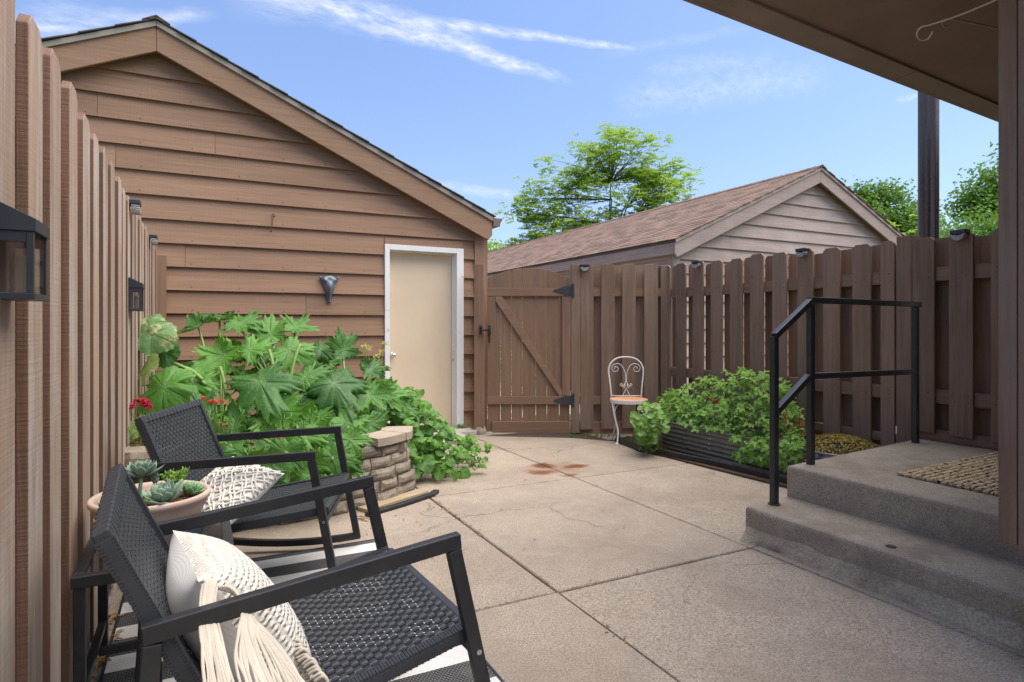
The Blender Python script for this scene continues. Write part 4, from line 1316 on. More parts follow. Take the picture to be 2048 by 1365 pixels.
# ------------------------------------------------------------------ pillows
def pillow_pt(u, v, s, t, side, pin=.10):
    """u,v in -1..1"""
    k = 1 - pin * (1 - abs(u) ** 2.2) * (abs(v) ** 3); k2 = 1 - pin * (1 - abs(v) ** 2.2) * (abs(u) ** 3)
    x = u * s / 2 * k2; y = v * s / 2 * k
    f = max(0, (1 - abs(u) ** 2.6)) ** .52 * max(0, (1 - abs(v) ** 2.6)) ** .52
    z = side * (t / 2 * f)
    z += .006 * noise.noise(Vector((x * 9, y * 9, side * 3))) * f
    return Vector((x, y, z))
def make_pillow(name, label, loc, rot, s, t, sag, knit_mat, lattice=False, fringe=False):
    th = thing(name, label, 'pillow', loc, rot=rot)
    N = 44
    def def_(p):
        q = p.copy(); q.z += sag * (q.x / s) ** 2 * 2 - .0; return q
    b = MB()
    b.grid(lambda u, v: def_(pillow_pt(u * 2 - 1, v * 2 - 1, s, t, -1)), N, N)
    o = b.build('back_cover', M['linen'], th, smooth=True)
    b = MB()
    def fr(u, v):
        U = u * 2 - 1; V = v * 2 - 1
        p = pillow_pt(U, V, s, t, 1)
        if not lattice:
            h = abs(math.sin(u * 44 * math.pi)) * .6 + abs(math.sin(v * 36 * math.pi + (u * 44 % 2) * 1.5)) * .4
            p.z += .0032 * h * (max(0, 1 - abs(U) ** 8) * max(0, 1 - abs(V) ** 8))
        return def_(p)
    b.grid(fr, 180 if not lattice else 50, 150 if not lattice else 50)
    b.build('knit_cover', knit_mat, th, smooth=True)
    if lattice:
        b = MB()
        for k in range(-5, 6):
            for sg in (-1, 1):
                for off in (-.010, .010):
                    pts = []
                    for i in range(29):
                        U = -1 + 2 * i / 28; V = sg * U + k * .36 + off / s * 2 + .03 * math.sin(i * 1.1 + k)
                        if abs(V) < .97:
                            p = pillow_pt(U, V, s, t, 1); p.z += .006 + .003 * math.sin(i * 2 + (sg > 0) * 3); pts.append(def_(p))
                    if len(pts) > 2: b.tube(pts, .0052, 5)
        for k in range(26):        # knotted border rows
            V = -.96 + 1.92 * k / 25
            for U0, U1 in ((-1, -.80), (-.78, -.60)):
                pts = [def_(pillow_pt(U0 + (U1 - U0) * q / 4, V, s, t, 1) + Vector((0, 0, .006))) for q in range(5)]
                b.tube(pts, .006, 5)
        b.build('macrame_cords', M['macrame'], th, smooth=True)
    return th
# chair 2: leans back in the seat, turned on a corner
d2 = Vector((math.cos(-.355), math.sin(-.355), 0)); n2 = Vector((-d2.y, d2.x, 0))
def chloc(base, a, lx, ly, lz): return Vector((base[0] + lx * math.cos(a) - ly * math.sin(a), base[1] + lx * math.sin(a) + ly * math.cos(a), lz))
def basis(x, y):
    x = Vector(x).normalized(); y = Vector(y); y = (y - x * y.dot(x)).normalized(); z = x.cross(y)
    return Matrix((x, y, z)).transposed().to_euler()
RIGHT0 = Vector((c_, -s_, 0)); FWD0 = Vector((s_, c_, 0))
d2_ = direction(458, 984); p2 = Vector((0, 0, EYE)) + d2_ * 2.93
make_pillow('throw_pillow', 'cream macrame pillow with lattice cords on the farther rocking chair', p2,
            basis(RIGHT0 * .85 - FWD0 * .45 - Vector((0, 0, .10)), RIGHT0 * .38 + FWD0 * .78 + Vector((0, 0, .52))), .33, .11, .0, M['macrame'], lattice=True)
p1 = Vector((.088, 1.655, .445))
pil = make_pillow('throw_pillow', 'big cream knit pillow with long cord fringe on the near rocking chair', p1, basis((.50, .03, -.82), (-.07, .44, .0)), .455, .215, .0, M['knit'])
# fringe cords hanging from the near edge of the big pillow
b = MB()
rf_ = random.Random(3)
top = on_plane_z(432, 1172, .62)
def ray_at(px, py, dist):
    d = direction(px, py); return Vector((0, 0, EYE)) + d * dist
cn = Vector((.035, 1.405, .645))
for i in range(17):      # strands falling straight from the corner
    a = i / 16
    st_ = ray_at(408 + 26 * a, 1176 - 10 * math.sin(a * 3.1), 1.50)
    pts = [ray_at(432, 1178, 1.51), st_ + Vector((0, 0, .006)), ray_at(402 + 26 * a + rf_.uniform(-3, 3), 1215, 1.475), ray_at(404 + 34 * a + rf_.uniform(-5, 5), 1275, 1.44), ray_at(408 + 50 * a + rf_.uniform(-7, 7), 1340, 1.41), ray_at(415 + 62 * a + rf_.uniform(-8, 8), 1420, 1.39)]
    b.tube(spl(pts, 6), rf_.uniform(.0024, .0040), 6)
for i in range(30):      # strands looping over to the right
    a = i / 29
    pts = [ray_at(434, 1176, 1.51), ray_at(462 + 6 * a, 1176 + 12 * a, 1.49), ray_at(484 + 12 * a, 1212 + 16 * a + rf_.uniform(-3, 3), 1.465), ray_at(478 + 50 * a + rf_.uniform(-4, 4), 1262, 1.44), ray_at(476 + 95 * a + rf_.uniform(-6, 6), 1315, 1.42), ray_at(488 + 130 * a + rf_.uniform(-9, 9), 1375, 1.40), ray_at(500 + 150 * a, 1430, 1.39)]
    b.tube(spl(pts, 6), rf_.uniform(.0024, .0040), 6)
pil_f = b.build('fringe', M['cord'], None, smooth=True)
bpy.context.view_layer.update()
pil_f.parent = pil; pil_f.matrix_parent_inverse = pil.matrix_world.inverted()
b = MB()
for k in range(22):        # small curled ends on the far edge
    px = 548 + 4.6 * k + rf_.uniform(-5, 5); py = 1225 + 6.6 * k
    q = ray_at(px, py, 1.74 - .006 * k)
    dx = Vector((c_, -s_, 0)); r_ = rf_.uniform(.008, .016)
    pts = [q + dx * (-.02)] + [q + dx * (r_ * math.sin(t_ * 1.2)) + Vector((0, 0, r_ * math.cos(t_ * 1.2) - .008 * t_)) for t_ in range(6)]
    b.tube(spl(pts, 4), .0042, 5)
o = b.build('fringe', M['cord'], None, smooth=True)
o.parent = pil; o.matrix_parent_inverse = pil.matrix_world.inverted()

# ------------------------------------------------------------------ side table
tb = thing('side_table', 'low black metal side table with dark glass top by the fence', 'table', (-.11, 2.41, 0))
tx0, tx1, ty0, ty1, tz = -.325, .108, 2.145, 2.68, .45
e = .032
b = MB()
b.box(tx0, tx1, ty0, ty0 + e, tz - .035, tz); b.box(tx0, tx1, ty1 - e, ty1, tz - .035, tz)
b.box(tx0, tx0 + e, ty0 + e + .0005, ty1 - e - .0005, tz - .035, tz); b.box(tx1 - e, tx1, ty0 + e + .0005, ty1 - e - .0005, tz - .035, tz)
b.build('frame', M['black'], tb, world=True, bevel=.003)
b = MB(); b.box(tx0 + e, tx1 - e, ty0 + e, ty1 - e, tz - .011, tz - .005); b.build('table_top', M['glass'], tb, world=True)
for x, y in ((tx0 + .02, ty0 + .02), (tx1 - .02, ty0 + .02), (tx0 + .02, ty1 - .02), (tx1 - .02, ty1 - .02)):
    b = MB(); b.bar((x, y, .012), (x, y, tz - .0355), .03, .03, (1, 0, 0)); b.build('leg', M['black'], tb, world=True, bevel=.003)
for p, q in (((tx0 + .02, ty0 + .036, .10), (tx0 + .02, ty1 - .036, .10)), ((tx1 - .02, ty0 + .036, .10), (tx1 - .02, ty1 - .036, .10)), ((tx0 + .036, ty0 + .28, .10), (tx1 - .036, ty0 + .28, .10))):
    b = MB(); b.bar(p, q, .024, .024); b.build('stretcher', M['black'], tb, world=True, bevel=.002)

# ------------------------------------------------------------------ succulent bowl
PC = Vector((-.135, 2.345, tz + .001))
pt_ = thing('planter_bowl', 'wide pale terracotta bowl full of succulents on the side table', 'plant pot', PC)
b = MB()
b.lathe([(0, 0), (.075, 0), (.088, .012), (.112, .045), (.140, .085), (.160, .125), (.170, .150), (.176, .156), (.177, .168), (.171, .173), (.160, .170), (.156, .158), (.150, .135), (0, .135)], n=64)
b.build('bowl', M['pot'], pt_, smooth=True)
b = MB()
def sg_(u, v):
    a = v * 2 * math.pi; r = u * .154
    return Vector((math.cos(a) * r, math.sin(a) * r, .146 + .010 * noise.noise(Vector((math.cos(a) * r * 30, math.sin(a) * r * 30, 0))) + .006 * (1 - u)))
b.grid(sg_, 14, 48)
for i in range(380):
    a = rnd.uniform(0, 6.28); r = .150 * math.sqrt(rnd.random()); p = Vector((math.cos(a) * r, math.sin(a) * r, .150 + rnd.uniform(-.003, .004))); q = rnd.uniform(.002, .0055)
    b.hexa([p + Vector((sx_ * q * rnd.uniform(.6, 1), sy_ * q * rnd.uniform(.6, 1), sz_ * q * .6)) for sz_ in (-1, 1) for sx_, sy_ in ((-1, -1), (1, -1), (1, 1), (-1, 1))])
b.build('potting_soil', mat_concrete('gritty_soil', (.30, .17, .095), .6, (.12, .07, .04), .5, .9, light=(.6, .42, .28)), pt_, smooth=False)
def petal(b, base, d, up, L, W, Th, tip=.25):
    """fleshy pointed leaf"""
    d = d.normalized(); s = d.cross(up).normalized(); u = s.cross(d).normalized()
    secs = [(0, .30), (.25, .68), (.5, .95), (.72, 1.0), (.88, .72), (.96, .36)]
    rings = []
    for t, k in secs:
        c = base + d * (L * t) + u * (L * .22 * t * t)
        r = []
        for i in range(8):
            a = 2 * math.pi * i / 8
            r.append(b.vert(c + s * math.cos(a) * W / 2 * k + u * math.sin(a) * Th / 2 * k * (1 if math.sin(a) < 0 else .45)))
        rings.append(r)
    for a_, c2 in zip(rings, rings[1:]):
        for i in range(8): b.face(a_[i], a_[(i + 1) % 8], c2[(i + 1) % 8], c2[i])
    tp = b.vert(base + d * L * 1.05 + u * L * .26)
    for i in range(8): b.face(rings[-1][i], rings[-1][(i + 1) % 8], tp)
def rosette(name, label, loc, R0, n, mat, tilt=(0, 0), tall=0, open_=1.0):
    b = MB()
    for i in range(n):
        f = i / n
        a = i * 2.39996
        el = R(12) + R(66) * f * open_
        L = R0 * (1 - .55 * f)
        d = Vector((math.cos(a) * math.cos(el), math.sin(a) * math.cos(el), math.sin(el)))
        b.A = rnd.random()
        petal(b, Vector((math.cos(a), math.sin(a), 0)) * R0 * .06 + Vector((0, 0, .006 + f * R0 * .16 + tall)), d, Vector((0, 0, 1)), L, L * .50 if n > 18 else L * .42, L * .17)
    if tall: b.tube([(0, 0, -.01), (.003, 0, tall * .5), (0, 0, tall + .01)], .006, 7)
    o = b.build(name, mat, smooth=True)
    o.location = loc; o.rotation_euler = (tilt[0], tilt[1], rnd.uniform(0, 6))
    tag(o, label, 'succulent', 'succulents in the terracotta bowl')
    return o
ZS = PC.z + .150
rosette('succulent', 'largest open grey-green rosette at the front right of the bowl', (PC.x + .045, PC.y - .085, ZS), .084, 30, M['succ'], (R(14), R(8)))
rosette('succulent', 'tall grey rosette on a stalk standing highest in the bowl', (PC.x - .03, PC.y - .005, ZS), .068, 26, M['succ'], (R(4), R(-4)), tall=.075)
rosette('succulent', 'small pale green rosette at the front of the bowl', (PC.x - .042, PC.y - .085, ZS), .050, 20, M['succ_g'], (R(10), 0))
rosette('succulent', 'plump pale green rosette cluster at the right rim of the bowl', (PC.x + .105, PC.y - .01, ZS), .060, 38, M['succ_g'], (R(5), R(14)), open_=.9)
rosette('succulent', 'little green rosette at the left rim of the bowl', (PC.x - .105, PC.y - .06, ZS), .046, 20, M['succ_g'], (R(5), R(-8)))
def jade(name, label, loc, nst, H, mat, spread=.05, L=.016):
    b = MB()
    for s in range(nst):
        a = rnd.uniform(0, 6.28); r = rnd.uniform(0, spread)
        top = Vector((math.cos(a) * r, math.sin(a) * r, H * rnd.uniform(.6, 1)))
        b.A = rnd.random(); b.tube([Vector((top.x * .3, top.y * .3, -.01)), top * .6 + Vector((0, 0, .005)), top], .0022, 5)
        for k in range(12):
            aa = k * 2.4; f = k / 12
            p = top * (1 - .35 * f) if k else top
            d = Vector((math.cos(aa), math.sin(aa), .5 + (1 - f)))
            petal(b, p, d, Vector((0, 0, 1)), L * rnd.uniform(.7, 1.1), L * .5, L * .22)
    o = b.build(name, mat, smooth=True); o.location = loc
    tag(o, label, 'succulent', 'succulents in the terracotta bowl')
rosette('succulent', 'tiny blue-grey rosette tucked between the tall rosette and the rim', (PC.x - .075, PC.y + .005, ZS), .034, 18, M['succ'], (R(4), R(-6)))
rosette('succulent', 'tiny pale rosette right behind the largest rosette', (PC.x + .05, PC.y + .005, ZS), .036, 20, M['succ_g'], (R(4), R(4)), tall=.02)
jade('succulent', 'short green stonecrop sprigs at the front centre of the bowl', (PC.x + .0, PC.y - .115, ZS), 9, .03, M['succ_y'], .03, .012)
jade('succulent', 'bright green many-stemmed stonecrop at the back right of the bowl', (PC.x + .065, PC.y + .055, ZS), 14, .075, M['succ_y'])
jade('succulent', 'yellow-green creeping stonecrop at the back left of the bowl', (PC.x - .085, PC.y + .03, ZS), 16, .035, M['succ_y'], .045, .013)
jade('succulent', 'pale cream-tipped sprig leaning over the tall grey rosette', (PC.x + .012, PC.y + .02, ZS), 4, .115, M['succ'], .02, .018)

# ------------------------------------------------------------------ white bistro chair
bc = thing('bistro_chair', 'white wrought iron bistro chair with orange seat against the fence', 'chair', GL(1.195, 6.30, 0), GROT - R(2))
def wire(name, paths, r=.007, n=7, mat='white_iron'):
    b = MB()
    for p in paths: b.tube(p, r, n)
    return b.build(name, M[mat], bc, smooth=True)
# local: x right, y away
back = [(-.155, .165, .43), (-.165, .17, .55), (-.180, .185, .68), (-.178, .19, .745), (-.15, .195, .80), (-.10, .198, .838), (-.05, .2, .852), (0, .2, .855), (.05, .2, .852), (.10, .198, .838), (.15, .195, .80), (.178, .19, .745), (.180, .185, .68), (.165, .17, .55), (.155, .165, .43)]
wire('back_frame', [spl(back, 5)], .0085, 8)
def spiral(cx, cz, r0, turns, start, sgn, y, n=30, k=.82):
    out = []
    for i in range(n + 1):
        t = i / n; a = start + sgn * turns * 2 * math.pi * t; r = r0 * (1 - k * t)
        out.append((cx + r * math.cos(a), y, cz + r * math.sin(a)))
    return out
sc_paths = []
for sg in (-1, 1):
    y = .188
    sp = spiral(sg * .108, .735, .048, 1.35, R(90), sg * -1 if False else (1 if sg < 0 else -1), y)
    lead = [(sg * .015, y - .014, .555), (0 + sg * .004, y - .01, .62), (sg * .012, y - .006, .70), (sg * .045, y, .765), (sg * .085, y, .788)]
    sc_paths.append(spl(lead, 5) + sp)
    sc_paths.append(spl([(sg * .004, y - .012, .60), (sg * .020, y - .014, .565), (sg * .035, y - .016, .553)], 4) + spiral(sg * .048, .566, .016, 1.1, R(-110), sg, y - .016))
    sc_paths.append(spl([(0, y - .02, .53), (sg * .018, y - .022, .49), (sg * .036, y - .025, .455), (sg * .034, y - .028, .437), (sg * .015, y - .03, .433)], 5) + spiral(sg * .004, .447, .014, 1, R(-60), -sg, y - .03, 14))
    sc_paths.append(spiral(sg * .022, .545, .018, 1.2, R(150) if sg > 0 else R(30), -sg, y - .018, 18))
wire('scroll_work', sc_paths, .0038, 6)
wire('cross_bar', [[(-.155, .166, .448), (.155, .166, .448)]], .006)
b = MB(); b.lathe([(0, .418), (.178, .418), (.186, .424), (.186, .434), (.178, .440), (0, .440)], n=40)
b.build('seat', M['seat_wood'], bc, smooth=False)
b = MB(); b.lathe([(.178, .402), (.190, .402), (.190, .436), (.187, .4365), (.187, .417), (.178, .417)], n=40); b.build('seat_ring', M['white_iron'], bc, smooth=False)
for sg in (-1, 1):
    wire('leg', [spl([(sg * .172, -.07, .405), (sg * .168, -.09, .34), (sg * .150, -.11, .24), (sg * .128, -.13, .13), (sg * .135, -.15, .03), (sg * .140, -.155, .008)], 5)], .0085)
    wire('leg', [spl([(sg * .128, .13, .405), (sg * .125, .14, .30), (sg * .11, .155, .17), (sg * .13, .18, .05), (sg * .145, .19, .012)], 5)], .0085)
    wire('brace', [spl([(sg * .16, -.10, .30), (sg * .13, -.10, .38), (sg * .06, -.10, .402), (0, -.10, .404)], 5), spl([(sg * .165, -.08, .36), (sg * .14, .04, .26), (sg * .12, .145, .24)], 5)], .0045)
    b = MB(); b.lathe([(0, 0), (.020, 0), (.020, .006), (.008, .012)], (sg * .140, -.155, .0), 14); b.build('foot', M['white_iron'], bc, smooth=True); b = MB(); b.lathe([(0, .0), (.018, 0), (.018, .006), (.008, .012)], (sg * .145, .19, .0), 14); b.build('foot', M['white_iron'], bc, smooth=True)

# ------------------------------------------------------------------ corrugated planter
pl = thing('raised_planter', 'dark corrugated metal raised bed with rounded ends beside the steps', 'planter', (4.27, 3.65, 0))
PX0, PX1, PY0, PY1, PH = 3.97, 4.57, 2.62, 4.80, .265
def oval(k, off=0.0):
    """point k in 0..1 round a stadium outline, with outward normal"""
    r = (PX1 - PX0) / 2; L = (PY1 - PY0) - 2 * r; per = 2 * L + 2 * math.pi * r; s = k * per
    cx = (PX0 + PX1) / 2
    if s < L: return Vector((PX0, PY0 + r + s, 0)), Vector((-1, 0, 0))
    s -= L
    if s < math.pi * r:
        a = math.pi - s / r; n_ = Vector((math.cos(a), math.sin(a), 0)); return Vector((cx, PY1 - r, 0)) + n_ * r, n_
    s -= math.pi * r
    if s < L: return Vector((PX1, PY1 - r - s, 0)), Vector((1, 0, 0))
    s -= L
    a = -s / r; n_ = Vector((math.cos(a), math.sin(a), 0)); return Vector((cx, PY0 + r, 0)) + n_ * r, n_
b = MB(); NK, NZ = 120, 40
cols = []
for k in range(NK + 1):
    p, n_ = oval((k % NK) / NK)
    cols.append([b.vert(p + n_ * (.006 * math.sin(j / NZ * PH / .038 * 2 * math.pi)) + Vector((0, 0, -.02 + (PH + .02) * j / NZ))) for j in range(NZ + 1)])
for a_, c2 in zip(cols, cols[1:]):
    for j in range(NZ): b.face(c2[j], a_[j], a_[j + 1], c2[j + 1])
b.build('wall', M['galv'], pl, world=True, smooth=True, solid=.003)
b = MB(); b.tube([oval(k / NK)[0] + Vector((0, 0, PH + .004)) for k in range(NK + 1)], .008, 8, cap=False); b.build('rim', M['galv'], pl, world=True, smooth=True)
b = MB()
for k in (.02, .115, .21, .27, .34):
    p, n_ = oval(k); q = Vector((-n_.y, n_.x, 0))
    for j in range(6): 
        c0 = p + n_ * .006 + Vector((0, 0, .02 + j * .045)); b.tube([c0, c0 + n_ * .006], .006, 6)
b.build('bolt', M['steel'], pl, world=True)
b = MB(); b.poly([oval(k / 60)[0] + Vector((0, 0, PH - .06)) + (Vector((4.27, 3.7, 0)) - oval(k / 60)[0]) * .01 for k in range(60)][::-1]); b.build('planting_soil', M['soil'], pl, world=True)
# soil strip and edging on its patio side
b = MB(); b.prism([(3.84, 2.6, -.02), (4.65, 2.6, -.02), (4.65, 5.3, -.02), (3.86, 5.2, -.02), (3.72, 4.62, -.02)], (0, 0, .035))
tag(b.build('soil_strip', M['soil']), kind='structure')
b = MB(); b.sweep([(3.86, 5.16, .022), (3.78, 5.0, .022), (3.72, 4.62, .022), (3.77, 4.2, .022), (3.84, 3.8, .022), (3.88, 3.3, .022), (3.89, 2.6, .022)], .05, .022, (0, 0, 1))
b.tube([(3.86, 5.16, .05), (3.78, 5.0, .05), (3.72, 4.62, .05), (3.77, 4.2, .05), (3.84, 3.8, .05), (3.88, 3.3, .05), (3.89, 2.6, .05)], .013, 8)
tag(b.build('garden_edging', M['plastic']), 'black plastic lawn edging curving from bistro chair to the steps', 'edging')

# ------------------------------------------------------------------ stacked block wall of the flower bed
bw = thing('retaining_wall', 'low stacked stone block wall round the squash bed', 'wall', (.6, 4.0, 0))
PATH = [(-.34, 3.84), (.1, 3.83), (.5, 3.87), (.85, 3.93), (1.14, 4.04), (1.35, 4.20), (1.45, 4.48), (1.46, 5.2), (1.46, 5.9), (1.46, 6.42)]
PATH = [Vector((x, y, 0)) for x, y in PATH]
def along(s):
    for a_, c2 in zip(PATH, PATH[1:]):
        L = (c2 - a_).length
        if s <= L: return a_ + (c2 - a_) * (s / L), (c2 - a_).normalized()
        s -= L
    return PATH[-1], (PATH[-1] - PATH[-2]).normalized()
TOTAL = sum((c2 - a_).length for a_, c2 in zip(PATH, PATH[1:]))
b = MB()
rb = random.Random(11)
def rough_block(b, c, d, L, D, H):
    """split-face block; d is direction along the wall, outer face on the right"""
    out = Vector((d.y, -d.x, 0)); N1, N2 = 5, 3
    tl = L * .42
    def P(u, v, w):   # u along -1..1, v out 0..1, w up 0..1
        taper = 1 - .12 * (1 - v)
        q = c + d * (u * L / 2 * taper) + out * (D * (v - 1)) + Vector((0, 0, H * w))
        if v > .9:
            edge = max(abs(u), abs(w * 2 - 1))
            q += out * (.020 * (1 - edge ** 3) - .006 + .014 * noise.noise(q * 14))
            q += d * .006 * noise.noise(q * 20 + Vector((3, 0, 0))) + Vector((0, 0, .005 * noise.noise(q * 17)))
        return q
    F = [[b.vert(P(-1 + 2 * i / N1, 1, j / N2)) for j in range(N2 + 1)] for i in range(N1 + 1)]
    for i in range(N1):
        for j in range(N2): b.face(F[i][j], F[i + 1][j], F[i + 1][j + 1], F[i][j + 1])
    bk = [[b.vert(P(-1 + 2 * i / N1, 0, j)) for j in (0, 1)] for i in range(N1 + 1)]
    for i in range(N1):
        b.face(F[i][N2], F[i + 1][N2], bk[i + 1][1], bk[i][1])
        b.face(F[i + 1][0], F[i][0], bk[i][0], bk[i + 1][0])
        b.face(bk[i + 1][0], bk[i][0], bk[i][1], bk[i + 1][1])
    b.face(*([F[0][j] for j in range(N2 + 1)][::-1] + [bk[0][0], bk[0][1]][::1][::-1][::-1]))
    b.face(*([F[N1][j] for j in range(N2 + 1)] + [bk[N1][1], bk[N1][0]]))
CH = .076
for course in range(5):
    s = rb.uniform(-.1, 0)
    while s < TOTAL:
        L = rb.uniform(.17, .24)
        m_ = s + L / 2
        if m_ > TOTAL: break
        c0, d0 = along(max(0, m_))
        # wall is only full height at the right; low course count in the middle front
        hide = False
        inn = Vector((-d0.y, d0.x, 0))
        if not hide:
            rough_block(b, c0 + inn * (.010 * course + rb.uniform(-.01, .01)) + Vector((0, 0, .0 + course * CH + .001)), d0, L - .008, .16, CH - .004)
        s += L
bw_o = b.build('blocks', M['stone'], bw, world=True, bevel=.004)
b = MB()
for s0, L in ((1.42, .28), (1.71, .30)):
    pts = []
    for side_, o_ in ((0, .02), (1, -.20)):
        row = [along(s0 + L * t / 5) for t in range(6)]
        row = [c0 + Vector((-d0.y, d0.x, 0)) * (.02 - o_ * 1.0) for c0, d0 in row]
        pts += row if side_ == 0 else row[::-1]
    b.prism([(p.x, p.y, 5 * CH + .002) for p in pts], (0, 0, .052))
b.build('cap_stone', M['cap'], bw, world=True, bevel=.006)
# bed soil
b = MB(); b.prism([(-.33, 3.97, -.02), (.85, 4.05, -.02), (1.15, 4.30, -.02), (1.24, 4.6, -.02), (1.24, 6.49, -.02), (-.33, 6.49, -.02)], (0, 0, .34))
tag(b.build('bed_soil', M['soil']), kind='structure')
# rubble at fence end, plank and black edging at the corner
b = MB(); rough_block(b, Vector((-.22, 3.74, .42)), Vector((1, -.12, 0)).normalized(), .30, .18, .10)
tag(b.build('loose_stone', M['stone'], bevel=.006), 'weathered grey stone beside the fence behind the succulents', 'stone')
b = MB(); b.bar((.93, 3.90, .012), (1.42, 4.15, .012), .10, .024)
tag(b.build('wood_plank', mat_wood('bare_timber', (.42, .33, .2), 'x', weather=.3), bevel=.003), 'short bare wooden plank at the foot of the block wall corner', 'plank')
b = MB(); b.sweep([(.93, 3.79, .012), (1.2, 3.91, .012), (1.44, 4.04, .012), (1.50, 4.10, .016)], .026, .045, (0, 0, 1))
tag(b.build('drain_pipe', M['plastic'], bevel=.006), 'black plastic pipe lying along the foot of the block wall', 'pipe')

# ------------------------------------------------------------------ leaves
def frame(nrm, tip):
    n_ = nrm.normalized(); t = (tip - n_ * tip.dot(n_))
    if t.length < 1e-4: t = n_.orthogonal()
    t.normalize(); return t, n_.cross(t).normalized() * -1, n_
def squash_leaf(b, c, nrm, tip, Rr, seed, lobes=7, depth=.42, NA=132, NR=6, cup=.12):
    t, s, n_ = frame(nrm, tip)
    r_ = random.Random(seed); b.A = r_.random()
    if lobes == 7: LB_ = [(0, 1.0), (58, .95), (-58, .95), (118, .74), (-118, .74), (158, .5), (-158, .5)]
    elif lobes == 5: LB_ = [(0, 1.0), (62, .86), (-62, .86), (125, .68), (-125, .68)]
    else: LB_ = [(0, 1.0), (70, .8), (-70, .8), (135, .62), (-135, .62)]
    LB_ = [(a + r_.uniform(-9, 9), l * r_.uniform(.86, 1.1)) for a, l in LB_]
    wid = 31 if lobes == 7 else 36
    ph = r_.uniform(0, 6); droop = r_.uniform(-.45, .5); cup = cup * r_.uniform(-1.6, 1.6) if lobes == 7 else cup
    cols = []
    for i in range(NA + 1):
        th = -180 + 360 * i / NA
        th_ = -180 + 360 * (i % NA) / NA
        best = 0; vein = 0
        for a, l in LB_:
            d = abs((th_ - a + 180) % 360 - 180)
            best = max(best, l * (1 - depth * 1.12 * min(1, (d / wid) ** 2.3)))
            vein = max(vein, 1 - d / (360 / NA * .9)) if l > .6 else vein
        # sinus at the stalk
        ds_ = 180 - abs(th_)
        best *= min(1, .25 + ds_ / 22)
        tt_ = th_ + 9 * noise.noise(Vector((math.cos(math.radians(th_)) * 2, math.sin(math.radians(th_)) * 2, seed * .37)))
        se = (abs(((tt_ * 4.2 / 30 + ph) % 2) - 1) * .24 + abs(((tt_ * 11 / 30 + ph) % 2) - 1) * .11) * depth / .42
        a_ = math.radians(th_)
        col = []
        for j in range(1, NR + 1):
            k = j / NR
            rr2 = Rr * k * (.74 * (1 - k * k) + best * (1 - (se - .05) * k ** 4) * k * k)
            u, w = math.cos(a_) * rr2, math.sin(a_) * rr2
            z = -cup * rr2 * rr2 / Rr - .03 * Rr * max(0, vein) * k ** .5 * (1 - k) * 4
            z += Rr * .11 * k * k * math.sin(math.radians(th_) * 3 + ph) + Rr * .03 * k ** 3 * math.sin(math.radians(th_) * 7 + ph * 2)
            z += Rr * .07 * k * noise.noise(Vector((u / Rr * 3.5, w / Rr * 3.5, seed))) + Rr * .02 * noise.noise(Vector((u / Rr * 9, w / Rr * 9, seed)))
            z += Rr * .05 * (1 - max(0, vein)) * math.sin(k * 3.14) * .5; z -= droop * Rr * k ** 2.2 * (1 - math.cos(math.radians(th_)) * .2) * .5
            col.append(b.vert(c + t * u + s * w + n_ * z, b=(max(0, min(1, vein)) * (1 - .5 * k) + (.35 if k < .2 else 0))))
        cols.append(col)
    cv = b.vert(c, b=1)
    for a_, c2 in zip(cols, cols[1:]):
        b.face(cv, a_[0], c2[0])
        for j in range(NR - 1): b.face(a_[j], a_[j + 1], c2[j + 1], c2[j])

CAM = Vector((0, 0, EYE))
RIGHT = Vector((c_, -s_, 0)); FWD = Vector((s_, c_, 0)); UP = Vector((0, 0, 1))
def at_y(px, py, Yw):
    d = direction(px, py); t = Yw / d.y; return CAM + d * t
def img_dir(deg): a = R(deg); return RIGHT * math.cos(a) + UP * math.sin(a)

sq = thing('squash_plant', 'huge squash plant with big lobed leaves filling the raised bed', 'plant', (.5, 4.8, .35))
lv = MB(); stm = MB(); rl = random.Random(21)
crowns = [Vector((.15, 4.65, .34)), Vector((.62, 4.75, .34)), Vector((1.0, 4.65, .36))]
def stalk(c, nrm, r=.009):
    k = min(crowns, key=lambda q: (q - c).length)
    mid = (c + k) / 2 + Vector((0, .02, (c - k).length * .10))
    stm.A = rl.random()
    stm.tube(spl([k, mid, c - nrm.normalized() * .03, c], 5), [r * 1.2] * 5 + [r] * 5 + [r * .8] * 6 if False else r, 7)
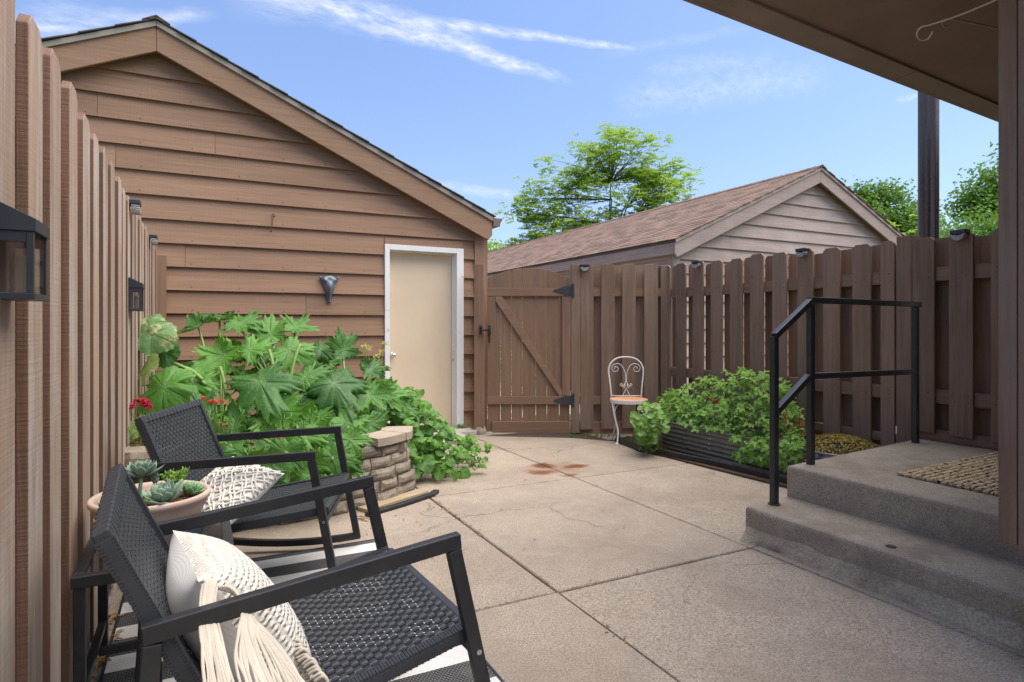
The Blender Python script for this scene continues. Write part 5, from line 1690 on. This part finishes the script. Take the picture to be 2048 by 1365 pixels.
# px, py, depth y, radius px, tip angle, normal (right, towards camera, up)
HERO = [
    (395, 655, 5.3, 62, 165, (-.35, .35, .85)), (478, 648, 5.4, 58, 25, (.2, .45, .85)), (438, 640, 5.5, 50, 120, (0, .3, .9)), (448, 712, 4.9, 68, 235, (-.1, .75, .6)),
    (540, 672, 5.3, 50, 100, (.1, .75, .5)), (578, 700, 5.0, 60, -30, (.15, .7, .6)), (590, 655, 5.4, 46, 70, (.2, .5, .7)), (520, 765, 4.5, 92, -60, (0, .72, .68)),
    (668, 768, 4.6, 84, -55, (.15, .7, .68)), (688, 700, 5.0, 46, 95, (.5, .6, .2)), (335, 780, 4.55, 72, 200, (-.1, .7, .65)), (385, 765, 4.7, 55, -20, (0, .7, .7)),
    (608, 755, 4.8, 55, 60, (0, .6, .75)), (650, 800, 4.6, 58, 220, (0, .8, .5)), (655, 890, 4.15, 74, -80, (.1, .82, .5)), (580, 930, 3.98, 66, -100, (-.05, .85, .45)),
    (560, 822, 4.4, 72, -70, (0, .75, .6)), (470, 850, 4.3, 66, -140, (-.1, .75, .6)), (735, 790, 4.7, 55, -60, (.4, .6, .6)), (770, 790, 4.75, 50, -50, (.3, .7, .6)),
    (742, 850, 4.45, 62, -85, (.65, .6, .3)), (480, 950, 3.95, 60, -110, (0, .85, .4)), (530, 965, 3.92, 60, -75, (0, .85, .4)), (400, 815, 4.4, 60, 180, (0, .7, .7)),
    (620, 845, 4.35, 60, -20, (0, .7, .6)), (690, 845, 4.4, 56, -40, (.2, .7, .6)), (700, 920, 4.15, 48, -70, (.2, .8, .4)), (640, 700, 5.2, 48, 20, (0, .6, .7)),
    (500, 700, 5.1, 50, 60, (0, .6, .7)), (630, 960, 3.95, 44, -100, (0, .8, .5)), (350, 830, 4.4, 52, 230, (0, .7, .7)), (540, 880, 4.1, 60, -120, (0, .7, .6)),
    (430, 905, 3.74, 55, -110, (0, .9, .3)), (500, 925, 3.72, 52, -80, (.1, .9, .3)), (570, 905, 3.74, 62, -95, (0, .9, .35)), (620, 925, 3.78, 50, -80, (.1, .9, .3)), (665, 915, 3.83, 62, -75, (.15, .9, .35)), (540, 950, 3.70, 42, -90, (0, .9, .3)), (690, 935, 3.86, 50, -85, (.2, .9, .3)), (450, 955, 3.70, 42, -95, (0, .9, .3)), (600, 965, 3.70, 38, -80, (0, .9, .3)), (655, 965, 3.76, 36, -90, (.1, .9, .3)),
    (350, 900, 3.9, 60, -130, (0, .8, .5)), (600, 870, 3.95, 58, -60, (0, .7, .6)), (460, 890, 3.95, 55, -100, (0, .7, .6)), (700, 880, 4.0, 46, -60, (.2, .8, .5)),
    (740, 740, 5.0, 40, 30, (.2, .6, .7)), (800, 815, 4.75, 38, -20, (.3, .6, .7)),
]
for i, (px, py, yy, rp, ang, nn) in enumerate(HERO):
    c = at_y(px, py, yy); dep = (c - CAM).dot(FWD); Rr = rp / 1230. * dep * 1.12
    nv = RIGHT * nn[0] - FWD * nn[1] + UP * nn[2]
    squash_leaf(lv, c, nv, img_dir(ang) - FWD * .15, Rr, 100 + i, depth=.52)
    stalk(c, nv)
for i in range(120):        # fill behind and below
    px = rl.uniform(285, 770); lo = 690 + abs(px - 520) * .18 if px < 700 else 760
    py = rl.uniform(lo, 985 if px < 710 else 870)
    yy = 4.12 + (985 - py) / 300 * 1.35 + rl.uniform(.05, .25)
    c = at_y(px, py, yy); Rr = rl.uniform(.10, .19)
    if c.z < .3: c.z = .3 + rl.uniform(0, .1)
    nv = RIGHT * rl.uniform(-.5, .5) - FWD * rl.uniform(.1, .9) + UP * rl.uniform(.4, .9)
    squash_leaf(lv, c, nv, img_dir(rl.uniform(-160, -20)) - FWD * .3, Rr, 500 + i, depth=.46, NA=72, NR=4)
    if i % 2: stalk(c, nv, .007)
lv.build('foliage', M['squash'], sq, world=True, smooth=True)
for (p0, p1_) in (((330, 722), (412, 770)), ((352, 735), (405, 760)), ((538, 700), (550, 760)), ((440, 735), (452, 790)), ((600, 690), (580, 760))):
    a_ = at_y(*p0, 4.75); c2 = at_y(*p1_, 4.65); stm.A = .8
    stm.tube(spl([a_, (a_ + c2) / 2 + UP * .03, c2], 5), .012, 7)
stm.build('stems', M['stem'], sq, world=True, smooth=True)
b = MB()
for (px, py, yy, rp, ang, nn) in ((305, 668, 4.65, 50, -30, (.2, .8, .5)),):
    c = at_y(px, py, yy); dep = (c - CAM).dot(FWD)
    squash_leaf(b, c, RIGHT * nn[0] - FWD * nn[1] + UP * nn[2], img_dir(ang), rp / 1230 * dep, 901, lobes=5, depth=.15)
    squash_leaf(b, at_y(300, 648, 4.7), RIGHT * .1 - FWD * .6 + UP * .6, img_dir(140), .12, 902, lobes=5, depth=.15)
b.build('scorched_leaves', M['squash_old'], sq, world=True, smooth=True, label='pale scorched leaves with brown crisp edges by the fence')
b = MB()
squash_leaf(b, at_y(328, 702, 4.7), RIGHT * .1 - FWD * .8 + UP * .3, img_dir(-80), .125, 903, lobes=5, depth=.15)
squash_leaf(b, at_y(330, 775, 4.35), RIGHT * -.1 - FWD * .8 + UP * .5, img_dir(-150), .22, 905, lobes=5, depth=.18)
b.build('round_leaves', M['squash'], sq, world=True, smooth=True)
b = MB()
squash_leaf(b, at_y(292, 740, 4.6), RIGHT * -.5 - FWD * .6 + UP * .3, img_dir(60), .13, 904, lobes=5, depth=.1)
squash_leaf(b, at_y(262, 852, 4.1), RIGHT * -.2 - FWD * .6 + UP * .6, img_dir(200), .12, 906, lobes=5, depth=.2)
b.build('pale_leaves', M['squash_pale'], sq, world=True, smooth=True, label='two pale yellow-green leaves turned edge-on to the fence')

# trailing vine
vn = thing('trailing_vine', 'trailing cucumber-like vine spilling over the wall onto the patio', 'plant', (1.45, 4.6, .2))
lv = MB(); stm = MB(); rl = random.Random(5)
def vleaf(c, nv, tip, r, sd): squash_leaf(lv, c, nv, tip, r, sd, lobes=3, depth=.22, NA=30, NR=3, cup=.25)
runners = [[(745, 790, 4.9), (800, 800, 4.85), (850, 850, 4.7), (880, 900, 4.5), (915, 925, 4.45), (960, 925, 4.5)],
           [(740, 830, 4.8), (800, 850, 4.7), (840, 900, 4.5), (860, 945, 4.45), (900, 958, 4.4)],
           [(760, 770, 5.0), (830, 810, 4.95), (870, 860, 4.8), (925, 890, 4.75), (972, 905, 4.8)],
           [(800, 880, 4.5), (810, 930, 4.42), (830, 955, 4.4)], [(770, 780, 5.1), (840, 830, 5.0), (890, 880, 4.9), (950, 945, 4.5)]]
for rn in runners:
    P = [at_y(px, py, yy) for px, py, yy in rn]
    for p in P: p.z = max(p.z, .03)
    P = spl(P, 10); stm.A = .6
    stm.tube(P, .0045, 6)
    for i in range(0, len(P)):
        for k in range(2):
            if rl.random() < .25: continue
            c = P[i] + Vector((rl.uniform(-.09, .09), rl.uniform(-.09, .09), rl.uniform(.01, .10)))
            f = i / len(P); r = rl.uniform(.045, .085) * (1 - .45 * f)
            c.z = max(c.z, .03)
            nv = RIGHT * rl.uniform(-.5, .6) - FWD * rl.uniform(.1, .9) + UP * rl.uniform(.4, 1)
            vleaf(c, nv, img_dir(rl.uniform(-170, 0)), r, rl.randint(0, 9999))
            stm.tube([P[i], (P[i] + c) / 2 + UP * .015, c], .0022, 4)
for (px, py, yy, r, ang) in ((850, 928, 4.4, .10, -60), (895, 928, 4.4, .085, -80), (818, 905, 4.45, .09, -120), (925, 955, 4.42, .075, -30), (880, 945, 4.35, .07, -100), (825, 945, 4.35, .08, -100), (912, 905, 4.55, .07, -40), (870, 905, 4.5, .08, -50), (830, 870, 4.6, .085, -60), (800, 830, 4.7, .09, -50), (770, 800, 4.75, .095, -60), (860, 880, 4.6, .08, -60)):
    c = at_y(px, py, yy); c.z = max(c.z, .05)
    vleaf(c, RIGHT * rl.uniform(-.2, .3) - FWD * .75 + UP * .6, img_dir(ang), r, rl.randint(0, 9999))
for i in range(70):
    px = rl.uniform(745, 870); py = rl.uniform(770 + (px - 745) * .55, 860 + (px - 745) * .55); yy = 5.1 - (py - 770) / 190 * .7
    c = at_y(px, py, yy); c.z = max(c.z, .05)
    vleaf(c, RIGHT * rl.uniform(-.5, .6) - FWD * rl.uniform(.2, .9) + UP * rl.uniform(.3, 1), img_dir(rl.uniform(-170, 0)), rl.uniform(.05, .09), rl.randint(0, 9999))
lv.build('foliage', M['vine'], vn, world=True, smooth=True)
stm.build('stems', M['stem'], vn, world=True, smooth=True)

# small simple leaf
def leaf(b, c, d, n_, L, W, fold=.25):
    t, s, nn = frame(n_, d)
    i = [b.vert(c), b.vert(c + t * L * .35 + s * W * .5 + nn * W * fold), b.vert(c + t * L * .75 + s * W * .38 + nn * W * fold * .6), b.vert(c + t * L - nn * L * .08), b.vert(c + t * L * .75 - s * W * .38 + nn * W * fold * .6), b.vert(c + t * L * .35 - s * W * .5 + nn * W * fold), b.vert(c + t * L * .5)]
    b.face(i[0], i[1], i[2], i[6]); b.face(i[6], i[2], i[3]); b.face(i[6], i[3], i[4]); b.face(i[0], i[6], i[4], i[5])
def trileaf(b, c, d, n_, L):
    """deeply cut leaf of three lobed leaflets"""
    t, s, nn = frame(n_, d)
    for a, k in ((0, 1), (58, .8), (-58, .8)):
        a += rl.uniform(-8, 8)
        td = t * math.cos(R(a)) + s * math.sin(R(a)); sd = s * math.cos(R(a)) - t * math.sin(R(a))
        base = c + td * L * .18; l = L * k
        pts = [(0, 0), (.28, .20), (.42, .46), (.55, .20), (.72, .26), (1, 0), (.72, -.26), (.55, -.20), (.42, -.46), (.28, -.20)]
        dr = rl.uniform(-.25, .12)
        cv = b.vert(base + td * l * .45 + nn * l * .05)
        vs2 = [b.vert(base + td * l * u + sd * l * w * .9 + nn * (l * (dr * u * u) + abs(w) * l * .25)) for u, w in pts]
        for q in range(len(vs2)): b.face(cv, vs2[q], vs2[(q + 1) % len(vs2)])

# leafy plant in the planter
bp = thing('leafy_plant', 'bushy bright green cut-leaf plant filling the corrugated planter', 'plant', (4.25, 3.9, .2))
lv = MB(); stm = MB(); rl = random.Random(9)
def envelope(px):   # top line of the mass in the photograph's outline -> height at that place
    pts = [(1320, 800), (1345, 785), (1400, 775), (1440, 752), (1490, 752), (1540, 762), (1575, 785), (1600, 830)]
    for (a_, ya), (c2, yc) in zip(pts, pts[1:]):
        if a_ <= px <= c2: return ya + (yc - ya) * (px - a_) / (c2 - a_)
    return 830
hubs = [Vector((4.25 + rl.uniform(-.15, .15), 3.15 + 1.3 * i / 8, .22)) for i in range(9)]
for i in range(640):
    px = rl.uniform(1318, 1602); top = envelope(px)
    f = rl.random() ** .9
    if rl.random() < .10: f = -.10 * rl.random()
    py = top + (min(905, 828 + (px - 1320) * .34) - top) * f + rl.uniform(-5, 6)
    yy = 4.72 - (px - 1320) / 290 * 1.55 + rl.uniform(-.1, .1)
    X = 4.05 + .45 * rl.random() * (1 - f * .6)
    # choose the place in depth: low leaves hang in front of the wall, high ones over the middle
    xx = 3.93 + (1 - f) * .30 + rl.uniform(-.04, .22)
    d = direction(px, py); t = xx / d.x; c = CAM + d * t
    if c.z < .12 or (px < 1450 and c.z < .27): continue
    L = rl.uniform(.038, .072)
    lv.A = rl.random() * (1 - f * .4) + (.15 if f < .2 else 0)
    nv = Vector((rl.uniform(-.8, .1), rl.uniform(-.7, .3), rl.uniform(.35, 1)))
    dd = Vector((rl.uniform(-1, .2), rl.uniform(-1, .5), rl.uniform(-.5, .2)))
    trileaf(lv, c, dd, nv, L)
    if i % 3 == 0 or f < 0:
        h = min(hubs, key=lambda q: (q - c).length); stm.A = rl.random()
        stm.tube([h, (h + c) / 2 + Vector((0, 0, .05)), c], .0022, 4)
# hanging sprays over the planter wall
for i in range(85):
    px = rl.uniform(1465, 1600); py = rl.uniform(870, 925) + (px - 1465) * .10
    xx = 3.93 + rl.uniform(-.06, .02); d = direction(px, py); c = CAM + d * (xx / d.x)
    if c.z < .10: continue
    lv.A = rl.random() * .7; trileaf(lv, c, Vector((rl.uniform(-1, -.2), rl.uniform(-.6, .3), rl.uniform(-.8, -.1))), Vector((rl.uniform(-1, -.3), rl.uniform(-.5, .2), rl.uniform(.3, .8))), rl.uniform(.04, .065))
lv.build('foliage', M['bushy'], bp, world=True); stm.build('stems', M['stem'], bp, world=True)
b = MB()
for px, py in ((1420, 797), (1427, 803), (1466, 763), (1433, 800)):
    c = at_y(px, py, 4.15); b.A = rl.random()
    for k in range(5): leaf(b, c, Vector((rl.uniform(-1, 1), rl.uniform(-1, 1), -.8)), Vector((0, -1, .3)), .03, .016)
b.build('flowers', M['pink'], bp, world=True)

# round-leaved plant at the planter's end
np_ = thing('nasturtium', 'round-leaved light green plant trailing at the planter end by the bistro chair', 'plant', (3.95, 4.75, .1))
lv = MB(); stm = MB()
for i in range(150):
    a = rl.uniform(0, 6.28); rr2 = math.sqrt(rl.random())
    px = 1298 + 36 * rr2 * math.cos(a) ; py = 850 + 44 * rr2 * math.sin(a)
    if py > 862: px = 1296 + (px - 1298) * .6
    d = direction(px, py); c = CAM + d * ((5.62 + rl.uniform(-.2, .22)) / d.dot(FWD))
    r = rl.uniform(.018, .04); nv = RIGHT * rl.uniform(-.5, .5) - FWD * rl.uniform(.2, 1) + UP * rl.uniform(.2, 1)
    t, s, nn = frame(nv, img_dir(rl.uniform(0, 360))); lv.A = rl.random()
    cv = lv.vert(c - nn * r * .25, b=1); ring = [lv.vert(c + (t * math.cos(k * math.pi / 6) + s * math.sin(k * math.pi / 6)) * r * rl.uniform(.92, 1.06) + nn * r * .08 * rl.uniform(-1, 1), b=.0) for k in range(12)]
    for k in range(12): lv.face(cv, ring[k], ring[(k + 1) % 12])
    if i % 3 == 0: stm.tube([Vector((4.0, 4.75, .05)), (c + Vector((4.0, 4.75, .05))) / 2 + UP * .03, c - nn * r * .25], .0022, 4)
for i in range(60):   # feathery trailing bottom
    px = rl.uniform(1275, 1312); py = rl.uniform(880, 905); d = direction(px, py); c = CAM + d * (5.6 / d.dot(FWD)); lv.A = rl.random()
    leaf(lv, c, img_dir(rl.uniform(-150, -30)), -FWD + UP, .03, .01)
lv.build('foliage', M['nast'], np_, world=True); stm.build('stems', M['stem'], np_, world=True)

# yellowing mound and a dry plant behind the steps
ym = MB(); rl = random.Random(14)
cm = Vector((4.23, 2.93, .24))
for i in range(1500):
    a = rl.uniform(0, 6.28); e_ = rl.random() ** .6; el = rl.uniform(.05, 1.5)
    p = cm + Vector((math.cos(a) * .24 * math.cos(el), math.sin(a) * .30 * math.cos(el), .13 * math.sin(el))) * rl.uniform(.88, 1.06)
    ym.A = rl.random(); o_ = (p - cm).normalized()
    leaf(ym, p, o_ + Vector((rl.uniform(-.7, .7), rl.uniform(-.7, .7), rl.uniform(-.3, .5))), o_ + UP, rl.uniform(.018, .03), .012)
ymo = ym.build('stonecrop_mound', M['sedum'])
tag(ymo, 'low mound of yellow and rust coloured stonecrop in the planter behind the railing', 'plant')
dp = MB(); dr_ = MB()
base = at_y(1590, 885, 3.35); 
for i in range(60):
    a = at_y(1590 + rl.uniform(-8, 8), 892, 3.35); c = at_y(rl.uniform(1565, 1612), rl.uniform(822, 880), 3.35 + rl.uniform(-.1, .1))
    dp.A = rl.random(); dp.tube([a, (a + c) / 2 + Vector((rl.uniform(-.02, .02), 0, .01)), c], .0018, 4)
    for k in range(7): dp.A = rl.random(); leaf(dp, a + (c - a) * rl.uniform(.3, 1), Vector((rl.uniform(-1, 1), rl.uniform(-1, 1), rl.uniform(-.6, .6))), Vector((rl.uniform(-1, 1), -1, .5)), .035, .013)
tag(dp.build('dry_plant', M['dry']), 'withered tan plant standing between the bushy plant and the railing', 'plant')

# flowering plants in the bed
def flower_plant(label, base, heads, mats, feather=60, spread=.18, spent=()):
    t = thing('flowering_plant', label, 'plant', base, 0, 'red flowering plants in the bed')
    g_ = MB(); fl = MB(); sp = MB()
    for i in range(feather):
        a = rl.uniform(0, 6.28); r = rl.uniform(0, spread)
        top = Vector(base) + Vector((math.cos(a) * r, math.sin(a) * r * .6, rl.uniform(.05, .30)))
        b0 = Vector(base) + Vector((math.cos(a) * r * .3, math.sin(a) * r * .2, 0))
        g_.A = rl.random(); g_.tube([b0, (b0 + top) / 2, top], .002, 4)
        for k in range(10):
            q = b0 + (top - b0) * rl.uniform(.2, 1)
            leaf(g_, q, Vector((rl.uniform(-1, 1), rl.uniform(-1, 1), rl.uniform(0, .9))), Vector((rl.uniform(-1, 1), -1, .8)), rl.uniform(.03, .06), .007)
    for (px, py, yy, r, isold) in heads:
        c = at_y(px, py, yy); tgt = sp if isold else fl
        g_.A = .8; g_.tube(spl([Vector(base), (Vector(base) + c) / 2 + Vector((0, -.02, .02)), c], 4), .0022, 5)
        for k in range(46):
            v_ = Vector((rl.gauss(0, 1), rl.gauss(0, 1), rl.gauss(0, 1) * .7 + .25)).normalized()
            tgt.A = rl.random(); leaf(tgt, c + v_ * r * .45, v_ + Vector((0, 0, .2)), Vector((rl.uniform(-1, 1), rl.uniform(-1, 1), 1)), r * .75, r * .5)
    g_.build('foliage', M['flowergreen'], t, world=True)
    if fl.v: fl.build('flowers', mats, t, world=True)
    if sp.v: sp.build('spent_flowers', M['spent'], t, world=True)
    return t
rl = random.Random(31)
flower_plant('crimson cluster-flowered plant at the fence left of the farther chair', (-.24, 4.0, .36),
             [(261, 814, 4.0, .022, 0), (273, 804, 4.02, .018, 0), (284, 801, 4.02, .021, 0), (292, 806, 4.0, .02, 0), (297, 814, 4.0, .02, 0), (286, 809, 4.0, .018, 0), (324, 826, 4.05, .016, 1), (285, 838, 3.98, .018, 1), (270, 882, 3.95, .018, 1), (255, 893, 3.95, .018, 1), (262, 897, 3.93, .018, 1), (277, 893, 3.96, .02, 1), (288, 923, 3.9, .018, 1)], M['red'])
flower_plant('coral-flowered plant with feathery leaves behind the chair back', (.12, 4.12, .36),
             [(407, 797, 4.1, .014, 0), (420, 804, 4.1, .015, 0), (431, 806, 4.1, .015, 0), (444, 803, 4.1, .014, 0), (426, 803, 4.08, .013, 0), (440, 850, 4.05, .016, 1), (452, 852, 4.05, .016, 1)], M['coral'], 50, .12)
flower_plant('hot pink flowered plant seen under the farther chair armrest', (.62, 4.02, .34),
             [(563, 880, 4.0, .018, 0), (568, 888, 4.0, .018, 0), (560, 899, 4.0, .018, 0), (568, 902, 4.0, .017, 0), (572, 894, 4.0, .015, 0), (505, 880, 4.0, .016, 1), (503, 890, 4.0, .015, 1), (507, 900, 4.0, .014, 1), (506, 907, 4.0, .013, 1)], M['pink'], 60, .16)
# dill
rl = random.Random(8)
b = MB()
for (px, py) in ((769, 690), (735, 700), (748, 745), (752, 715), (760, 740), (728, 695), (765, 705), (742, 760)):
    c = at_y(px, py, 5.4); b0 = at_y(745, 800, 5.4); b.A = rl.random()
    b.tube([b0, (b0 + c) / 2 + Vector((.02, 0, 0)), c], .002, 4)
    for k in range(16):
        v_ = c + Vector((rl.uniform(-.03, .03), rl.uniform(-.03, .03), rl.uniform(-.01, .02)))
        b.A = rl.random(); leaf(b, v_, Vector((rl.uniform(-1, 1), rl.uniform(-1, 1), 1)), Vector((0, -1, .5)), .02, .008)
tag(b.build('dill_plant', mat_leaf('dill', (.35, .38, .06), (.55, .5, .1), None, .6, .3)), 'thin yellow-green flowering dill stems left of the cream door', 'plant')

# weeds by the gate, grass strip, litter
def tuft(b, c, n, h, sp, leafy=False):
    for i in range(n):
        a = rl.uniform(0, 6.28); r = rl.uniform(0, sp); p = c + Vector((math.cos(a) * r, math.sin(a) * r, 0)); b.A = rl.random()
        d = Vector((rl.uniform(-.6, .6), rl.uniform(-.6, .6), 1))
        if leafy: leaf(b, p + UP * rl.uniform(0, h * .6), Vector((d.x * 2, d.y * 2, .5)), UP - FWD * .5, h * .5, h * .2)
        else: leaf(b, p, d, Vector((rl.uniform(-1, 1), rl.uniform(-1, 1), .2)), h * rl.uniform(.5, 1), .006)
for px, py, lb in ((925, 862, 'little leafy weed at the foot of the white door frame'), (947, 857, 'little leafy weed beside the gate post'), (898, 855, 'small weed between door frame and threshold')):
    b = MB(); p = on_plane_z(px, py, .0); tuft(b, p + UP * .03, 46, .07, .06, True)
    tag(b.build('weed', M['vine']), lb, 'weed', 'weeds along the garage foot')
b = MB()
for i in range(420):
    t_ = rl.random(); p = Vector((3.92 + rl.uniform(-.12, .22), 4.55 + rl.uniform(-.1, .6), .013)) if t_ < .6 else Vector(GL(rl.uniform(.6, 1.75), 6.60 + rl.uniform(-.06, .08), -.012))
    tuft(b, p, 2, .05, .02)
tag(b.build('grass', M['grass']), 'sparse short grass in the strip along the patio edge', 'grass', kind='stuff')
b = MB()
for i in range(210):
    if i >= 150: p = Vector((1.42 + rnd.gauss(0, .010), rnd.uniform(3.1, 4.0), .003))
    elif i >= 110: p = Vector((1.42 + rnd.gauss(0, .01), rnd.uniform(1.3, 3.2), .003)) if i % 2 else Vector((rnd.uniform(.9, 2.6), 2.335 + rnd.gauss(0, .012), .003))
    elif i < 30: p = Vector((rl.uniform(-.32, -.29), rl.uniform(1.9, 3.5), .01))
    elif i < 62: p = Vector((rl.uniform(.6, 1.4), rl.uniform(2.9, 3.9), .006))
    else: p = Vector((rl.uniform(1.4, 3.6), rl.uniform(2.0, 5.6), .006))
    b.A = rl.random(); s2 = rl.uniform(.008, .022) * (1.4 if i < 30 else 1)
    leaf(b, p, Vector((rl.uniform(-1, 1), rl.uniform(-1, 1), .1)), UP + Vector((rl.uniform(-.3, .3), rl.uniform(-.3, .3), 0)), s2, s2 * .5)
for (x, y) in ((-.302, 2.55), (-.297, 2.72), (-.30, 2.9), (.90, 3.75)):
    for k in range(5): b.A = rl.random(); leaf(b, Vector((x + rl.uniform(-.02, .02), y + rl.uniform(-.03, .03), .012)), Vector((rl.uniform(-1, 1), rl.uniform(-1, 1), .3)), UP, .045, .02)
tag(b.build('leaf_litter', M['dry']), 'scattered dry leaf bits on the patio', 'leaf litter', kind='stuff')

# ------------------------------------------------------------------ trees
def tree(name, label, base, H, crown, n_leaf, mat, lsize, seed, kind='broad', clumps=60, bark=True, trunk_r=.16, group='trees beyond the fences'):
    """crown: list of (centre offset, radii) ellipsoids; leaves gather in sprays at branch ends"""
    r_ = random.Random(seed)
    t = thing(name, label, 'tree', base, 0, group)
    bk = MB(); lf_ = MB()
    ends = []
    c0 = Vector(crown[0][0])
    fork = Vector((c0.x * .4, c0.y * .4, c0.z * .45))
    bk.tube([(0, 0, -.1), tuple(fork * .5), tuple(fork)], [trunk_r, trunk_r * .85, trunk_r * .7], 9)
    for i in range(clumps):
        ce, ra = crown[r_.randrange(len(crown))]
        v_ = Vector((r_.gauss(0, 1), r_.gauss(0, 1), r_.gauss(0, 1))).normalized() * (r_.random() ** .42)
        p = Vector(ce) + Vector((v_.x * ra[0], v_.y * ra[1], v_.z * ra[2]))
        ends.append(p)
    mains = []
    for k in range(7):
        p = ends[k * len(ends) // 7]; m_ = fork + (p - fork) * .62 + Vector((0, 0, .25))
        bk.tube(spl([tuple(fork), tuple(fork + (m_ - fork) * .5 + Vector((0, 0, .2))), tuple(m_)], 4), [trunk_r * .55 * (1 - .07 * q) for q in range(9)], 6); mains += [m_, fork + (m_ - fork) * .55]
    for p in ends:
        m_ = min(mains, key=lambda q: (q - p).length)
        mid = (m_ + p) / 2 + Vector((r_.uniform(-.15, .15), r_.uniform(-.15, .15), r_.uniform(0, .2)))
        bk.tube(spl([tuple(m_), tuple(mid), tuple(p)], 3), [trunk_r * .2 * (1 - .12 * q) for q in range(7)], 4)
    per = n_leaf // clumps
    for p in ends:
        tone = r_.random()
        if kind == 'feather':
            for s in range(max(1, per // 14)):
                a = r_.uniform(0, 6.28); st2 = p + Vector((r_.gauss(0, .33), r_.gauss(0, .33), r_.gauss(0, .16)))
                d = Vector((math.cos(a), math.sin(a), r_.uniform(-.35, .35))).normalized(); side = d.cross(UP).normalized()
                L = r_.uniform(.22, .42)
                for q in range(7):
                    o_ = st2 + d * L * q / 7 + Vector((0, 0, -.12 * L * (q / 7) ** 2))
                    for sg in (-1, 1):
                        lf_.A = min(1, max(0, tone * .5 + r_.random() * .5)); leaf(lf_, o_, side * sg + d * .5, UP + Vector((r_.uniform(-.6, .6), r_.uniform(-.6, .6), 0)), lsize * r_.uniform(.8, 1.2), lsize * .42, .1)
        else:
            for s in range(per):
                o_ = p + Vector((r_.gauss(0, .30), r_.gauss(0, .30), r_.gauss(0, .22)))
                lf_.A = min(1, max(0, tone * .6 + r_.random() * .4)); leaf(lf_, o_, Vector((r_.uniform(-1, 1), r_.uniform(-1, 1), r_.uniform(-.8, .4))), Vector((r_.uniform(-1, 1), r_.uniform(-1, 1), .8)), lsize * r_.uniform(.7, 1.3), lsize * .75, .15)
    bk.build('trunk', M['bark'], t); lf_.build('crown', mat, t)
    return t
def tpos(px, d): return Vector((d * s_ + (px - 1024) / 1230 * d * c_, d * c_ - (px - 1024) / 1230 * d * s_, 0))
def off(lat, z, dep=0): return RIGHT * lat + FWD * dep + UP * z
tree('locust_tree', 'airy light green locust tree rising behind the far garage roof', tpos(1215, 28), 10,
     [(off(0, 7.2), (2.6, 2.2, 2.6)), (off(-2.2, 6.0), (2.3, 2, 1.6)), (off(2.4, 6.6), (2.0, 2, 1.7)), (off(.6, 9.0), (1.9, 1.8, 1.5)), (off(-2.6, 4.6), (1.8, 1.8, 1.0)), (off(-1.4, 8.0), (2.0, 1.6, 1.3)), (off(3.9, 5.4), (1.2, 1.4, 1.1)), (off(2.6, 8.0), (1.7, 1.4, 1.1)), (off(-2.9, 6.8), (1.6, 1.4, 1.2)), (off(2.9, 5.0), (1.8, 1.4, 1.0)), (off(-3.6, 4.6), (1.3, 1.4, .9))],
     74000, M['locust'], .13, 4, 'feather', 320, trunk_r=.11)
tree('maple_tree', 'dense darker green tree behind the far garage gable', tpos(1765, 26), 8,
     [(off(0, 4.9), (1.9, 1.6, 2.1)), (off(-1.2, 4.6), (1.3, 1.2, 1.3)), (off(1.2, 4.6), (1.4, 1.2, 1.6)), (off(.2, 3.2), (2.6, 1.4, 1.6)), (off(-.4, 6.0), (1.5, 1.3, 1.3))], 24000, M['maple'], .15, 6, 'broad', 170)
tree('shrub_tree', 'small lime green tree just right of the far garage gable', tpos(1795, 20), 5,
     [(off(-.5, 3.9), (.6, .6, .8)), (off(.4, 3.6), (.8, .6, .55)), (off(0, 3.0), (1.1, .7, .5))], 3600, M['lime'], .10, 8, 'feather', 32, trunk_r=.06)
tree('ash_tree', 'open-branched green tree at the far right beside the house post', tpos(2010, 20), 8,
     [(off(-.1, 5.5), (1.2, 1.0, .8)), (off(-.7, 5.1), (.6, .7, .5)), (off(.8, 6.2), (1.3, 1, 1))], 7500, M['maple'], .12, 10, 'broad', 60, trunk_r=.09)
tree('crabapple_tree', 'loose small-leaved tree low over the right fence', tpos(1965, 16), 5,
     [(off(.1, 3.7), (.75, .7, .5)), (off(-.35, 3.35), (.7, .6, .35)), (off(-1.0, 3.2), (.5, .5, .3)), (off(.8, 3.9), (.8, .6, .6))], 5200, M['maple'], .085, 12, 'broad', 52, trunk_r=.06)
tree('linden_tree', 'bright green tree seen between the two garages', tpos(985, 36), 7,
     [(off(-.6, 5.0), (1.7, 1.5, 1.5)), (off(1.0, 4.2), (1.6, 1.5, 1.2)), (off(-.2, 3.2), (2.2, 1.5, 1.2))], 9000, M['lime'], .17, 15, 'broad', 80)
# shrubs behind the gate
for (l, d, lb) in ((-.42, 8.6, 'leafy green shrub glimpsed through the gap beside the gate latch'), (.25, 9.2, 'green shrub glimpsed through the gate planks')):
    b = MB(); rl = random.Random(int(d * 10)); p0 = Vector(GL(l, d, 0))
    t = thing('shrub', lb, 'shrub', p0, 0, 'shrubs behind the gate')
    for i in range(900):
        v_ = Vector((rl.gauss(0, .18), rl.gauss(0, .2), abs(rl.gauss(.5, .28)))); b.A = rl.random()
        leaf(b, v_, Vector((rl.uniform(-1, 1), rl.uniform(-1, 1), rl.uniform(-.5, .7))), Vector((rl.uniform(-1, 1), -1, 1)), rl.uniform(.04, .08), .03)
    b.build('foliage', M['bushy'], t)
    b = MB()
    for k in range(5): b.tube([(0, 0, -.05), (rl.uniform(-.1, .1), rl.uniform(-.1, .1), .4), (rl.uniform(-.2, .2), rl.uniform(-.2, .2), .8)], .008, 5)
    b.build('stems', M['bark'], t)
